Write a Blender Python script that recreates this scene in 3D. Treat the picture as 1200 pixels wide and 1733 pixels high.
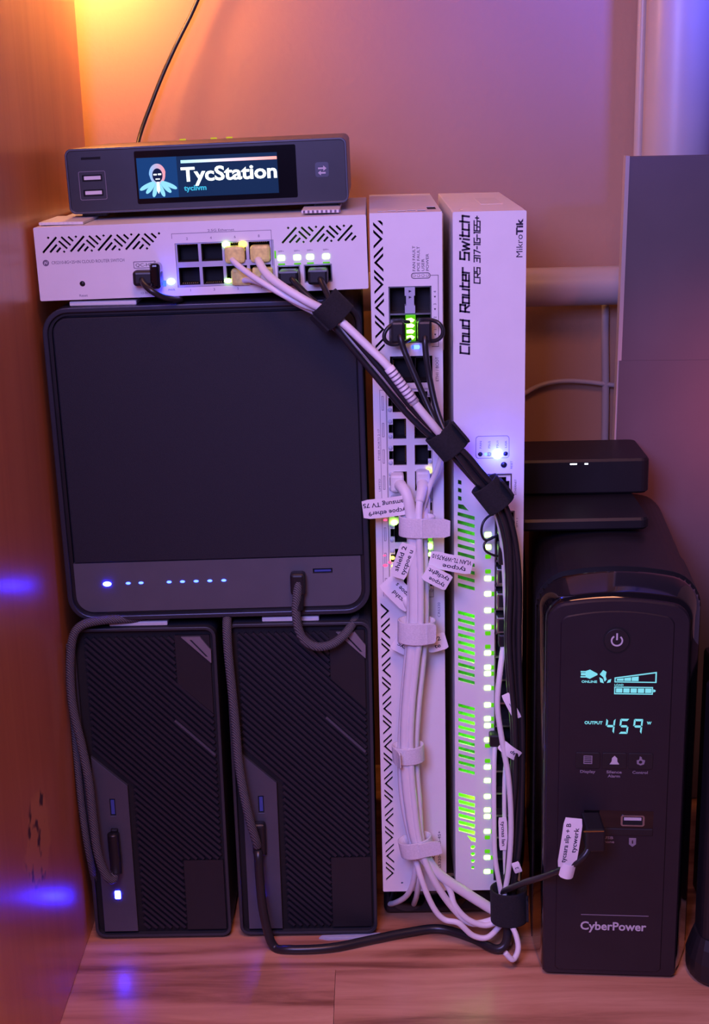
import bpy, bmesh, math, random
from mathutils import Vector, Matrix
from mathutils.geometry import delaunay_2d_cdt

random.seed(7)
for o in list(bpy.data.objects):
    bpy.data.objects.remove(o)
scene = bpy.context.scene
COL = scene.collection
MM = 0.001
R = math.radians

# ------------------------------------------------------------------ camera
cam_data = bpy.data.cameras.new('camera')
cam = bpy.data.objects.new('camera', cam_data)
COL.objects.link(cam)
PITCH, YAW, ROLL = 0.28035, 0.0170154, 0.0248609
cp, sp, cy_, sy_, cr, sr = (math.cos(PITCH), math.sin(PITCH), math.cos(YAW), math.sin(YAW),
                            math.cos(ROLL), math.sin(ROLL))
r0 = Vector((cy_, sy_, 0)); f0 = Vector((-sy_, cy_, 0))
fwd = f0 * cp + Vector((0, 0, -sp)); dwn = Vector((0, 0, -cp)) - f0 * sp
rgt = r0 * cr + dwn * sr; dn2 = dwn * cr - r0 * sr
m3 = Matrix((rgt, -dn2, -fwd)).transposed()
cam.matrix_world = Matrix.Translation(Vector((2.305, -857.08, 551.7)) * MM) @ m3.to_4x4()
cam_data.sensor_fit = 'VERTICAL'
cam_data.sensor_height = 36.0
cam_data.lens = 2386.0 * 36.0 / 1733.0
cam_data.clip_start = 0.02
cam_data.clip_end = 50
scene.camera = cam

# ------------------------------------------------------------------ world, lights, exposure
world = bpy.data.worlds.new('room_ambience')
scene.world = world
world.use_nodes = True
bg = world.node_tree.nodes['Background']
bg.inputs[0].default_value = (0.44, 0.27, 0.75, 1)
bg.inputs[1].default_value = 0.06

def light(name, kind, loc, col, power, size=0.1, target=None, size_y=None):
    d = bpy.data.lights.new(name, kind)
    d.color = col; d.energy = power
    if kind == 'AREA':
        d.size = size
        if size_y:
            d.shape = 'RECTANGLE'; d.size_y = size_y
    else:
        d.shadow_soft_size = size
    o = bpy.data.objects.new(name, d); COL.objects.link(o)
    o.location = Vector(loc) * MM
    if target is not None:
        dirv = (Vector(target) - Vector(loc))
        o.rotation_euler = dirv.to_track_quat('-Z', 'Y').to_euler()
    return o

# warm lamp standing behind the cabinet, close to the wall
light('warm_wall_lamp', 'POINT', (-205, 200, 665), (1.0, 0.45, 0.12), 2.0, 0.02)
# warm fill added just above the devices to spread warmth over the wall
light('warm_wall_fill', 'POINT', (-172, 60, 750), (1.0, 0.44, 0.14), 0.60, 0.04)
# violet LED room light in front, above and left of the camera
light('violet_room_light', 'AREA', (-190, -800, 760), (0.37, 0.325, 1.0), 8.8, 0.30, (20, 0, 220))
# blue LED strip on the right of the room
blue_l = light('blue_room_light', 'AREA', (600, -380, 900), (0.07, 0.08, 1.0), 0.8, 0.10, (230, 262, 740))
blue_l.data.spread = R(36)
# added warm fill from the front, brightens the floor and cabinet panel
warm_l = light('warm_floor_fill', 'AREA', (60, -700, 1150), (1.0, 0.36, 0.20), 1.0, 0.30, (-60, -130, 0))
warm_l.data.spread = R(75)
# red glow of a lamp to the right
red_l = light('red_room_light', 'AREA', (400, -40, 380), (1.0, 0.16, 0.18), 0.07, 0.05, (285, 190, 320))
red_l.data.spread = R(55)

vs = scene.view_settings
vs.view_transform = 'Standard'; vs.look = 'None'; vs.gamma = 1.0
vs.use_curve_mapping = False
vs.exposure = 0.0

# ------------------------------------------------------------------ materials
def node_mat(name):
    m = bpy.data.materials.new(name); m.use_nodes = True
    nt = m.node_tree
    return m, nt, nt.nodes['Principled BSDF']

def mat(name, col, rough=0.5, metal=0.0, var=0.08, scale=60.0, bump=0.0, bscale=400.0, coat=0.0, spec=0.5, alpha=None, trans=0.0):
    m, nt, b = node_mat(name)
    tc = nt.nodes.new('ShaderNodeTexCoord')
    nz = nt.nodes.new('ShaderNodeTexNoise'); nz.inputs['Scale'].default_value = scale
    nz.inputs['Detail'].default_value = 4
    nt.links.new(tc.outputs['Object'], nz.inputs['Vector'])
    ramp = nt.nodes.new('ShaderNodeValToRGB')
    c0 = [max(0, c * (1 - var)) for c in col]; c1 = [min(1, c * (1 + var)) for c in col]
    ramp.color_ramp.elements[0].color = (*c0, 1); ramp.color_ramp.elements[0].position = 0.3
    ramp.color_ramp.elements[1].color = (*c1, 1); ramp.color_ramp.elements[1].position = 0.7
    nt.links.new(nz.outputs['Fac'], ramp.inputs['Fac'])
    nt.links.new(ramp.outputs['Color'], b.inputs['Base Color'])
    b.inputs['Roughness'].default_value = rough
    b.inputs['Metallic'].default_value = metal
    b.inputs['Specular IOR Level'].default_value = spec
    if coat:
        b.inputs['Coat Weight'].default_value = coat; b.inputs['Coat Roughness'].default_value = 0.05
    if trans:
        b.inputs['Transmission Weight'].default_value = trans
    if bump:
        n2 = nt.nodes.new('ShaderNodeTexNoise'); n2.inputs['Scale'].default_value = bscale
        n2.inputs['Detail'].default_value = 5
        nt.links.new(tc.outputs['Object'], n2.inputs['Vector'])
        bp = nt.nodes.new('ShaderNodeBump'); bp.inputs['Strength'].default_value = bump
        bp.inputs['Distance'].default_value = 0.0006
        nt.links.new(n2.outputs['Fac'], bp.inputs['Height'])
        nt.links.new(bp.outputs['Normal'], b.inputs['Normal'])
    return m

def emit(name, col, strength, base=(0.0, 0.0, 0.0)):
    m, nt, b = node_mat(name)
    b.inputs['Base Color'].default_value = (*base, 1)
    b.inputs['Emission Color'].default_value = (*col, 1)
    b.inputs['Emission Strength'].default_value = strength
    b.inputs['Roughness'].default_value = 0.4
    b.inputs['Specular IOR Level'].default_value = 0.1
    return m

def wood(name, cols, stretch, scale, rough, knots=False, coat=0.0, wave=True, wdist=6.0, wscale=1.0, knot_at=None):
    m, nt, b = node_mat(name)
    N = nt.nodes.new; Lk = nt.links.new
    tc = N('ShaderNodeTexCoord'); mp = N('ShaderNodeMapping')
    mp.inputs['Scale'].default_value = stretch
    Lk(tc.outputs['Object'], mp.inputs['Vector'])
    nz = N('ShaderNodeTexNoise'); nz.inputs['Scale'].default_value = scale; nz.inputs['Detail'].default_value = 8
    nz.inputs['Roughness'].default_value = 0.62; nz.inputs['Distortion'].default_value = 0.6
    Lk(mp.outputs['Vector'], nz.inputs['Vector'])
    ramp = N('ShaderNodeValToRGB')
    els = ramp.color_ramp.elements
    els[0].position = 0.25; els[0].color = (*cols[0], 1)
    els[1].position = 0.75; els[1].color = (*cols[2], 1)
    e = els.new(0.5); e.color = (*cols[1], 1)
    fac = nz.outputs['Fac']
    if wave:
        wv = N('ShaderNodeTexNoise'); wv.inputs['Scale'].default_value = scale * 0.22 * wscale
        wv.inputs['Detail'].default_value = 1.5; wv.inputs['Distortion'].default_value = 0.4
        Lk(mp.outputs['Vector'], wv.inputs['Vector'])
        mul = N('ShaderNodeMath'); mul.operation = 'MULTIPLY'; mul.inputs[1].default_value = wdist * 6.283
        Lk(wv.outputs['Fac'], mul.inputs[0])
        sn = N('ShaderNodeMath'); sn.operation = 'SINE'; Lk(mul.outputs[0], sn.inputs[0])
        ma = N('ShaderNodeMath'); ma.operation = 'MULTIPLY_ADD'
        ma.inputs[1].default_value = 0.13; Lk(sn.outputs[0], ma.inputs[0]); Lk(nz.outputs['Fac'], ma.inputs[2])
        fac = ma.outputs[0]
    Lk(fac, ramp.inputs['Fac'])
    col = ramp.outputs['Color']
    if knots:
        vo = N('ShaderNodeTexNoise'); vo.inputs['Scale'].default_value = 14.0; vo.inputs['Detail'].default_value = 2
        mp2 = N('ShaderNodeMapping'); mp2.inputs['Scale'].default_value = (1, 1.0, 0.28)
        Lk(tc.outputs['Object'], mp2.inputs['Vector']); Lk(mp2.outputs['Vector'], vo.inputs['Vector'])
        r2 = N('ShaderNodeValToRGB'); r2.color_ramp.elements[0].position = 0.66; r2.color_ramp.elements[1].position = 0.74
        Lk(vo.outputs['Fac'], r2.inputs['Fac'])
        mx = N('ShaderNodeMix'); mx.data_type = 'RGBA'; mx.blend_type = 'MULTIPLY'
        mx.inputs['B'].default_value = (0.62, 0.5, 0.42, 1)
        Lk(r2.outputs['Color'], mx.inputs['Factor']); Lk(col, mx.inputs['A'])
        col = mx.outputs['Result']
    if knot_at:
        mk = N('ShaderNodeMapping'); mk.vector_type = 'TEXTURE'
        mk.inputs['Location'].default_value = knot_at[0]; mk.inputs['Scale'].default_value = knot_at[1]
        wob = N('ShaderNodeTexNoise'); wob.inputs['Scale'].default_value = 45; wob.inputs['Detail'].default_value = 3
        Lk(tc.outputs['Object'], wob.inputs['Vector'])
        Lk(tc.outputs['Object'], mk.inputs['Vector'])
        gl = N('ShaderNodeVectorMath'); gl.operation = 'LENGTH'; Lk(mk.outputs['Vector'], gl.inputs[0])
        ad = N('ShaderNodeMath'); ad.operation = 'MULTIPLY_ADD'; ad.inputs[1].default_value = 0.4
        hf = N('ShaderNodeMath'); hf.operation = 'MULTIPLY'; hf.inputs[1].default_value = 0.4; Lk(gl.outputs['Value'], hf.inputs[0])
        Lk(wob.outputs['Fac'], ad.inputs[0]); Lk(hf.outputs[0], ad.inputs[2])
        kr = N('ShaderNodeValToRGB'); kr.color_ramp.elements[0].position = 0.54; kr.color_ramp.elements[0].color = (1, 1, 1, 1)
        kr.color_ramp.elements[1].position = 0.62; kr.color_ramp.elements[1].color = (0, 0, 0, 1)
        Lk(ad.outputs[0], kr.inputs['Fac'])
        kc = N('ShaderNodeValToRGB'); kc.color_ramp.elements[0].position = 0.34; kc.color_ramp.elements[0].color = (0.10, 0.03, 0.015, 1)
        kc.color_ramp.elements[1].position = 0.44; kc.color_ramp.elements[1].color = (0.74, 0.30, 0.10, 1)
        wob2 = N('ShaderNodeTexNoise'); wob2.inputs['Scale'].default_value = 70; Lk(tc.outputs['Object'], wob2.inputs['Vector'])
        Lk(wob2.outputs['Fac'], kc.inputs['Fac'])
        kx = N('ShaderNodeMix'); kx.data_type = 'RGBA'
        Lk(kr.outputs['Color'], kx.inputs['Factor']); Lk(col, kx.inputs['A']); Lk(kc.outputs['Color'], kx.inputs['B'])
        col = kx.outputs['Result']
    Lk(col, b.inputs['Base Color'])
    b.inputs['Roughness'].default_value = rough
    if coat:
        b.inputs['Coat Weight'].default_value = coat; b.inputs['Coat Roughness'].default_value = 0.22
    bp = N('ShaderNodeBump'); bp.inputs['Strength'].default_value = 0.12; bp.inputs['Distance'].default_value = 0.0004
    Lk(fac, bp.inputs['Height']); Lk(bp.outputs['Normal'], b.inputs['Normal'])
    return m

def braid(name, c0, c1):
    m, nt, b = node_mat(name)
    N = nt.nodes.new; Lk = nt.links.new
    tc = N('ShaderNodeTexCoord'); wv = N('ShaderNodeTexWave')
    wv.wave_type = 'BANDS'; wv.bands_direction = 'DIAGONAL'
    wv.inputs['Scale'].default_value = 330; wv.inputs['Distortion'].default_value = 1.5
    Lk(tc.outputs['Object'], wv.inputs['Vector'])
    rp = N('ShaderNodeValToRGB'); rp.color_ramp.elements[0].color = (*c0, 1); rp.color_ramp.elements[1].color = (*c1, 1)
    Lk(wv.outputs['Fac'], rp.inputs['Fac']); Lk(rp.outputs['Color'], b.inputs['Base Color'])
    bp = N('ShaderNodeBump'); bp.inputs['Strength'].default_value = 0.6; bp.inputs['Distance'].default_value = 0.0005
    Lk(wv.outputs['Fac'], bp.inputs['Height']); Lk(bp.outputs['Normal'], b.inputs['Normal'])
    b.inputs['Roughness'].default_value = 0.7
    return m

def gradient_emit(name, c0, c1, x0, x1, strength):
    m, nt, b = node_mat(name)
    N = nt.nodes.new; Lk = nt.links.new
    tc = N('ShaderNodeTexCoord'); sx = N('ShaderNodeSeparateXYZ'); mr = N('ShaderNodeMapRange')
    Lk(tc.outputs['Object'], sx.inputs[0]); Lk(sx.outputs['X'], mr.inputs['Value'])
    mr.inputs['From Min'].default_value = x0 * MM; mr.inputs['From Max'].default_value = x1 * MM
    rp = N('ShaderNodeValToRGB'); rp.color_ramp.elements[0].color = (*c0, 1); rp.color_ramp.elements[1].color = (*c1, 1)
    Lk(mr.outputs[0], rp.inputs['Fac']); Lk(rp.outputs['Color'], b.inputs['Emission Color'])
    b.inputs['Base Color'].default_value = (0, 0, 0, 1)
    b.inputs['Emission Strength'].default_value = strength
    return m

M = {}
KNOT_Y, KNOT_Z = -0.0638, 0.1355
M['wall'] = mat('painted_plaster', (0.53, 0.31, 0.21), 0.85, var=0.05, scale=6, bump=0.55, bscale=170)
M['cabinet_wood'] = wood('varnished_wood', ((0.56, 0.185, 0.075), (0.64, 0.225, 0.09), (0.70, 0.26, 0.105)), (10, 10, 0.45), 4, 0.38, knots=True, coat=0.35, wdist=1, knot_at=((0.0008, KNOT_Y, KNOT_Z), (0.2, 0.032, 0.030)))
M['floor_wood'] = wood('oak_laminate', ((0.24, 0.09, 0.045), (0.54, 0.25, 0.14), (0.68, 0.35, 0.21)), (0.8, 8, 8), 9, 0.38, coat=0.3, wdist=5)
M['white_metal'] = mat('white_powder_coat', (0.80, 0.79, 0.80), 0.42, var=0.02, bump=0.06, bscale=1800)
M['white_plastic'] = mat('white_plastic', (0.74, 0.73, 0.74), 0.5, var=0.02)
M['white_cable'] = mat('white_cable_jacket', (0.78, 0.76, 0.78), 0.48, var=0.03)
M['white_velcro'] = mat('white_hook_and_loop', (0.72, 0.70, 0.73), 0.95, var=0.07, scale=900, bump=0.6, bscale=1500)
M['paper'] = mat('label_paper', (0.86, 0.84, 0.86), 0.55, var=0.02)
M['pipe'] = mat('painted_pipe', (0.56, 0.48, 0.47), 0.35, var=0.03, scale=20)
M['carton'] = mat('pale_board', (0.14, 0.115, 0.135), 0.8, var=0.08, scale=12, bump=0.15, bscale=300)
M['black'] = mat('black_plastic', (0.010, 0.009, 0.012), 0.42, var=0.15)
M['black_cable'] = mat('black_cable_jacket', (0.018, 0.017, 0.02), 0.35, var=0.15)
M['black_velcro'] = mat('black_hook_and_loop', (0.012, 0.012, 0.016), 0.95, var=0.3, scale=900, bump=0.6, bscale=1500)
M['piano'] = mat('piano_black', (0.006, 0.005, 0.007), 0.06, var=0.1, coat=0.6)
M['matte_black'] = mat('matte_black', (0.013, 0.011, 0.014), 0.45, var=0.12)
M['ups_face'] = mat('satin_dark_face', (0.015, 0.011, 0.017), 0.42, var=0.08)
M['void'] = mat('dark_interior', (0.004, 0.004, 0.006), 0.8, var=0.2)  # near-black colour for openings, their inner shade painted in
M['nas_body'] = mat('dark_grey_aluminium', (0.046, 0.050, 0.072), 0.38, 0.55, var=0.06)
M['nas_mesh'] = mat('dark_front_mesh', (0.006, 0.007, 0.015), 0.62, var=0.25, scale=1500, bump=0.4, bscale=2500)
M['nas_band'] = mat('grey_anodised_band', (0.115, 0.12, 0.15), 0.45, 0.35, var=0.04)
M['tower_body'] = mat('charcoal_plastic', (0.028, 0.030, 0.040), 0.45, var=0.08)
M['tower_back'] = mat('black_grille_bed', (0.006, 0.006, 0.008), 0.7, var=0.2)
M['tower_slat'] = mat('charcoal_slat', (0.012, 0.013, 0.022), 0.5, var=0.1)
M['silver'] = mat('grey_metal_panel', (0.10, 0.108, 0.145), 0.42, 0.5, var=0.05)
M['metal'] = mat('bare_steel', (0.42, 0.42, 0.44), 0.3, 0.95, var=0.1, scale=200)
M['gold'] = mat('gold_contact', (0.55, 0.36, 0.12), 0.3, 0.95, var=0.1)
M['pcb'] = mat('green_circuit_board', (0.10, 0.42, 0.08), 0.6, var=0.35, scale=160)
M['ink'] = mat('black_print', (0.018, 0.012, 0.04), 0.7, var=0.05)
M['grey_ink'] = mat('grey_print', (0.16, 0.13, 0.20), 0.7, var=0.05)
M['white_ink'] = mat('pale_print', (0.55, 0.52, 0.56), 0.6, var=0.05)
M['dim_ink'] = mat('dim_pale_print', (0.26, 0.22, 0.27), 0.6, var=0.05)
M['grey_braid'] = braid('grey_braided_sleeve', (0.035, 0.034, 0.04), (0.13, 0.125, 0.14))
M['pc_body'] = mat('mini_pc_aluminium', (0.085, 0.085, 0.10), 0.36, 0.7, var=0.06)
M['pc_face'] = mat('mini_pc_face', (0.020, 0.019, 0.024), 0.4, var=0.1)
M['glass'] = mat('screen_glass', (0.004, 0.004, 0.006), 0.12, var=0.1)
M['clear'] = mat('clear_light_guide', (0.45, 0.50, 0.62), 0.2, var=0.05)
M['glow_tinted_plug'] = mat('clear_plug_glow_tint', (0.80, 0.70, 0.22), 0.25, var=0.2, scale=300)  # yellow glow of the port LEDs put into the clear plugs' colour
M['led_blue'] = emit('led_blue', (0.03, 0.06, 1.0), 14)
M['led_blue_big'] = emit('led_blue_bright', (0.018, 0.03, 1.0), 80)
M['led_blue_tower'] = emit('led_blue_power', (0.010, 0.016, 1.0), 220)
M['guard'] = mat('pale_port_guard', (0.50, 0.50, 0.60), 0.35, 0.3, var=0.05)
M['tab_metal'] = mat('pale_grey_tab', (0.24, 0.23, 0.27), 0.4, 0.4, var=0.05)
M['usb_blue'] = mat('blue_usb_plastic', (0.05, 0.08, 0.34), 0.4, var=0.05)
M['plain_front'] = mat('black_plain_front', (0.011, 0.011, 0.016), 0.5, var=0.1)
M['led_blue_soft'] = emit('led_blue_soft', (0.05, 0.12, 1.0), 2.2)
M['led_green'] = emit('led_green', (0.42, 1.0, 0.12), 9)
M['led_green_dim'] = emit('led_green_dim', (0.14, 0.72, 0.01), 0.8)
M['led_yellow'] = emit('led_yellow', (1.0, 0.72, 0.06), 7)
M['led_yellow_dim'] = emit('led_yellow_dim', (0.75, 0.60, 0.02), 0.8)
M['led_red'] = emit('led_red', (1.0, 0.05, 0.16), 3.0)
M['led_white'] = emit('led_white', (0.8, 0.85, 1.0), 3.5)
M['lcd'] = emit('lcd_segment', (0.22, 0.72, 0.88), 1.0)
M['screen_bg'] = emit('screen_background', (0.004, 0.022, 0.085), 1.0)
M['screen_bg2'] = emit('screen_background_left', (0.006, 0.05, 0.20), 1.0)
M['screen_white'] = emit('screen_white', (0.85, 0.95, 1.0), 2.2)
M['screen_cyan'] = emit('screen_cyan', (0.05, 0.50, 0.80), 1.0)
M['screen_dark'] = emit('screen_dark', (0.004, 0.01, 0.05), 1.0)
M['screen_bar'] = gradient_emit('screen_bar', (0.35, 0.75, 1.0), (1.0, 0.30, 0.25), 71, 131, 1.6)
M['screen_logo'] = gradient_emit('screen_logo', (0.05, 0.55, 1.0), (1.0, 0.25, 0.20), 49, 64, 1.2)
M['screen_petal'] = emit('screen_petal', (0.30, 0.75, 1.0), 1.1)

# ------------------------------------------------------------------ object helpers (all numbers in millimetres)
ORG = {}

def thing(name, label, cat, base, rotz=0.0, roty=0.0, group=None, local=False):
    o = bpy.data.objects.new(name, None); COL.objects.link(o)
    o.empty_display_size = 0.02
    o.location = Vector(base) * MM
    o.rotation_euler = (0, R(roty), R(rotz))
    o['label'] = label; o['category'] = cat
    if group: o['group'] = group
    ORG[o] = Vector((0, 0, 0)) if local else Vector(base)
    return o

def tag(o, label=None, cat=None, group=None, kind=None):
    if label: o['label'] = label
    if cat: o['category'] = cat
    if group: o['group'] = group
    if kind: o['kind'] = kind
    return o

def link(name, me, material, parent=None, smooth=False, origin=None):
    """me holds millimetre coordinates in the parent's authoring frame."""
    org = ORG.get(parent, Vector((0, 0, 0))) if parent else Vector(origin or (0, 0, 0))
    for v in me.vertices:
        v.co = (v.co - org) * MM
    me.materials.clear(); me.materials.append(material)
    if smooth:
        for p in me.polygons: p.use_smooth = True
    o = bpy.data.objects.new(name, me); COL.objects.link(o)
    if parent:
        o.parent = parent
    else:
        o.location = org * MM
    ORG[o] = org
    return o

def mesh(name, verts, faces, material, parent=None, smooth=False, origin=None):
    me = bpy.data.meshes.new(name); me.from_pydata([tuple(v) for v in verts], [], faces); me.update()
    bm = bmesh.new(); bm.from_mesh(me); bmesh.ops.recalc_face_normals(bm, faces=bm.faces); bm.to_mesh(me); bm.free()
    return link(name, me, material, parent, smooth, origin)

def bm_box(bm, x0, x1, y0, y1, z0, z1, bev=0.0, seg=2):
    vs = [bm.verts.new(p) for p in ((x0, y0, z0), (x1, y0, z0), (x1, y1, z0), (x0, y1, z0),
                                    (x0, y0, z1), (x1, y0, z1), (x1, y1, z1), (x0, y1, z1))]
    fs = [bm.faces.new([vs[i] for i in q]) for q in ((0, 3, 2, 1), (4, 5, 6, 7), (0, 1, 5, 4), (1, 2, 6, 5), (2, 3, 7, 6), (3, 0, 4, 7))]
    if bev:
        es = set()
        for f in fs: es.update(f.edges)
        bmesh.ops.bevel(bm, geom=list(es), offset=bev, segments=seg, affect='EDGES', profile=0.5)

def from_bm(name, bm, material, parent=None, smooth=False, origin=None):
    bmesh.ops.recalc_face_normals(bm, faces=bm.faces)
    me = bpy.data.meshes.new(name); bm.to_mesh(me); bm.free()
    return link(name, me, material, parent, smooth, origin)

def box(name, x0, x1, y0, y1, z0, z1, material, parent=None, bev=0.0, origin=None, seg=2):
    bm = bmesh.new(); bm_box(bm, x0, x1, y0, y1, z0, z1, bev, seg)
    return from_bm(name, bm, material, parent, False, origin)

def boxes(name, lst, material, parent=None, bev=0.0):
    bm = bmesh.new()
    for b in lst: bm_box(bm, *b, bev=bev)
    return from_bm(name, bm, material, parent)

def rrect(x0, x1, z0, z1, r, n=8):
    pts = []
    for cx, cz, a0 in ((x1 - r, z1 - r, 0), (x0 + r, z1 - r, 90), (x0 + r, z0 + r, 180), (x1 - r, z0 + r, 270)):
        for i in range(n + 1):
            a = R(a0 + 90 * i / n); pts.append((cx + r * math.cos(a), cz + r * math.sin(a)))
    return pts

def circle(cx, cz, r, n=24):
    return [(cx + r * math.cos(2 * math.pi * i / n), cz + r * math.sin(2 * math.pi * i / n)) for i in range(n)]

def rect(x0, x1, z0, z1):
    return [(x0, z0), (x1, z0), (x1, z1), (x0, z1)]

def bar(p, q, w):
    d = Vector((q[0] - p[0], q[1] - p[1])); L = d.length or 1e-6; d /= L
    n = Vector((-d.y, d.x)) * (w / 2)
    return [(p[0] + n.x, p[1] + n.y), (p[0] - n.x, p[1] - n.y), (q[0] - n.x, q[1] - n.y), (q[0] + n.x, q[1] + n.y)]

def _inside(poly, x, y):
    c = False; n = len(poly); j = n - 1
    for i in range(n):
        xi, yi = poly[i]; xj, yj = poly[j]
        if (yi > y) != (yj > y) and x < (xj - xi) * (y - yi) / (yj - yi) + xi: c = not c
        j = i
    return c

def plate(name, outer, holes, y0, y1, material, parent=None, axis='Y', bevel=0.0, origin=None):
    """a flat plate with real cut-outs; outline in (x, z), thickness from y0 to y1 (axis 'Z': outline in (x, y))"""
    loops = [list(outer)] + [list(h) for h in holes]
    co, ed = [], []
    for lp_ in loops:
        n0 = len(co); co += [Vector(p) for p in lp_]
        ed += [(n0 + i, n0 + (i + 1) % len(lp_)) for i in range(len(lp_))]
    v2, _, tris, ov, _, _ = delaunay_2d_cdt(co, ed, [], 0, 1e-5)
    boxes_ = [(min(p[0] for p in h), max(p[0] for p in h), min(p[1] for p in h), max(p[1] for p in h), h) for h in loops[1:]]
    keep = []
    for t in tris:
        x = sum(v2[i].x for i in t) / 3; y = sum(v2[i].y for i in t) / 3
        if not _inside(loops[0], x, y): continue
        if any(b[0] <= x <= b[1] and b[2] <= y <= b[3] and _inside(b[4], x, y) for b in boxes_): continue
        keep.append(tuple(t))
    n = len(v2)
    def P3(v, d): return (v.x, d, v.y) if axis == 'Y' else (v.x, v.y, d)
    vs = [P3(v, y0) for v in v2] + [P3(v, y1) for v in v2]
    fs = list(keep) + [tuple(n + i for i in reversed(t)) for t in keep]
    cnt = {}
    for t in keep:
        for i in range(3):
            e = (t[i], t[(i + 1) % 3]); cnt[tuple(sorted(e))] = cnt.get(tuple(sorted(e)), 0) + 1
    for t in keep:
        for i in range(3):
            a, b_ = t[i], t[(i + 1) % 3]
            if cnt[tuple(sorted((a, b_)))] == 1: fs.append((a, a + n, b_ + n, b_))
    me = bpy.data.meshes.new(name); me.from_pydata(vs, [], fs); me.update()
    bm = bmesh.new(); bm.from_mesh(me)
    bmesh.ops.delete(bm, geom=[v for v in bm.verts if not v.link_faces], context='VERTS')
    bmesh.ops.recalc_face_normals(bm, faces=bm.faces)
    bmesh.ops.dissolve_limit(bm, angle_limit=0.01, verts=bm.verts, edges=bm.edges, delimit=set()) if False else None
    if bevel:
        es = [e for e in bm.edges if len(e.link_faces) == 2 and e.calc_face_angle() > 1.2 and
              abs((e.verts[0].co.y if axis == 'Y' else e.verts[0].co.z) - (y0 if axis == 'Y' else y1)) < 1e-6 and
              abs((e.verts[1].co.y if axis == 'Y' else e.verts[1].co.z) - (y0 if axis == 'Y' else y1)) < 1e-6]
        bmesh.ops.bevel(bm, geom=es, offset=bevel, segments=2, affect='EDGES', profile=0.5)
    bm.to_mesh(me); bm.free()
    return link(name, me, material, parent, False, origin)

def prism(name, outline, y0, y1, material, parent=None, origin=None):
    return plate(name, outline, [], y0, y1, material, parent, origin=origin)

def loft(name, sections, material, parent=None, cap=(True, True), smooth=False, origin=None):
    """sections: list of (outline[(x,z)], y)"""
    vs, fs = [], []
    n = len(sections[0][0])
    for out, y in sections:
        vs += [(p[0], y, p[1]) for p in out]
    for s in range(len(sections) - 1):
        for i in range(n):
            j = (i + 1) % n
            fs.append((s * n + i, s * n + j, (s + 1) * n + j, (s + 1) * n + i))
    if cap[0]: fs.append(tuple(range(n)))
    if cap[1]: fs.append(tuple((len(sections) - 1) * n + i for i in range(n)))
    return mesh(name, vs, fs, material, parent, smooth, origin)

def catmull(pts, k=6):
    P = [Vector(p) for p in pts]; out = []
    for i in range(len(P) - 1):
        p0 = P[max(i - 1, 0)]; p1 = P[i]; p2 = P[i + 1]; p3 = P[min(i + 2, len(P) - 1)]
        for j in range(k):
            t = j / k
            out.append(0.5 * ((2 * p1) + (p2 - p0) * t + (2 * p0 - 5 * p1 + 4 * p2 - p3) * t * t + (3 * p1 - p0 - 3 * p2 + p3) * t ** 3))
    out.append(P[-1]); return out

def tube_data(pts, r, sides=10, k=6):
    c = catmull(pts, k) if k > 1 else [Vector(p) for p in pts]
    vs, fs = [], []
    t0 = (c[1] - c[0]).normalized()
    nrm = t0.orthogonal().normalized()
    for i, p in enumerate(c):
        t = ((c[min(i + 1, len(c) - 1)] - c[max(i - 1, 0)])).normalized()
        nrm = (nrm - t * nrm.dot(t)).normalized(); b = t.cross(nrm)
        rr = r(i / (len(c) - 1)) if callable(r) else r
        for s in range(sides):
            a = 2 * math.pi * s / sides
            vs.append(p + (nrm * math.cos(a) + b * math.sin(a)) * rr)
    for i in range(len(c) - 1):
        for s in range(sides):
            q = (s + 1) % sides
            fs.append((i * sides + s, i * sides + q, (i + 1) * sides + q, (i + 1) * sides + s))
    fs.append(tuple(range(sides))); fs.append(tuple((len(c) - 1) * sides + s for s in range(sides)))
    return vs, fs

def tube(name, pts, r, material, parent=None, sides=10, k=6):
    vs, fs = tube_data(pts, r, sides, k)
    return mesh(name, vs, fs, material, parent, True, origin=None if parent else pts[0])

def frame_of(axis, up=(0, -1, 0)):
    t = Vector(axis).normalized(); v = Vector(up); v = (v - t * v.dot(t)).normalized(); u = v.cross(t)
    return u, v, t

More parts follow.
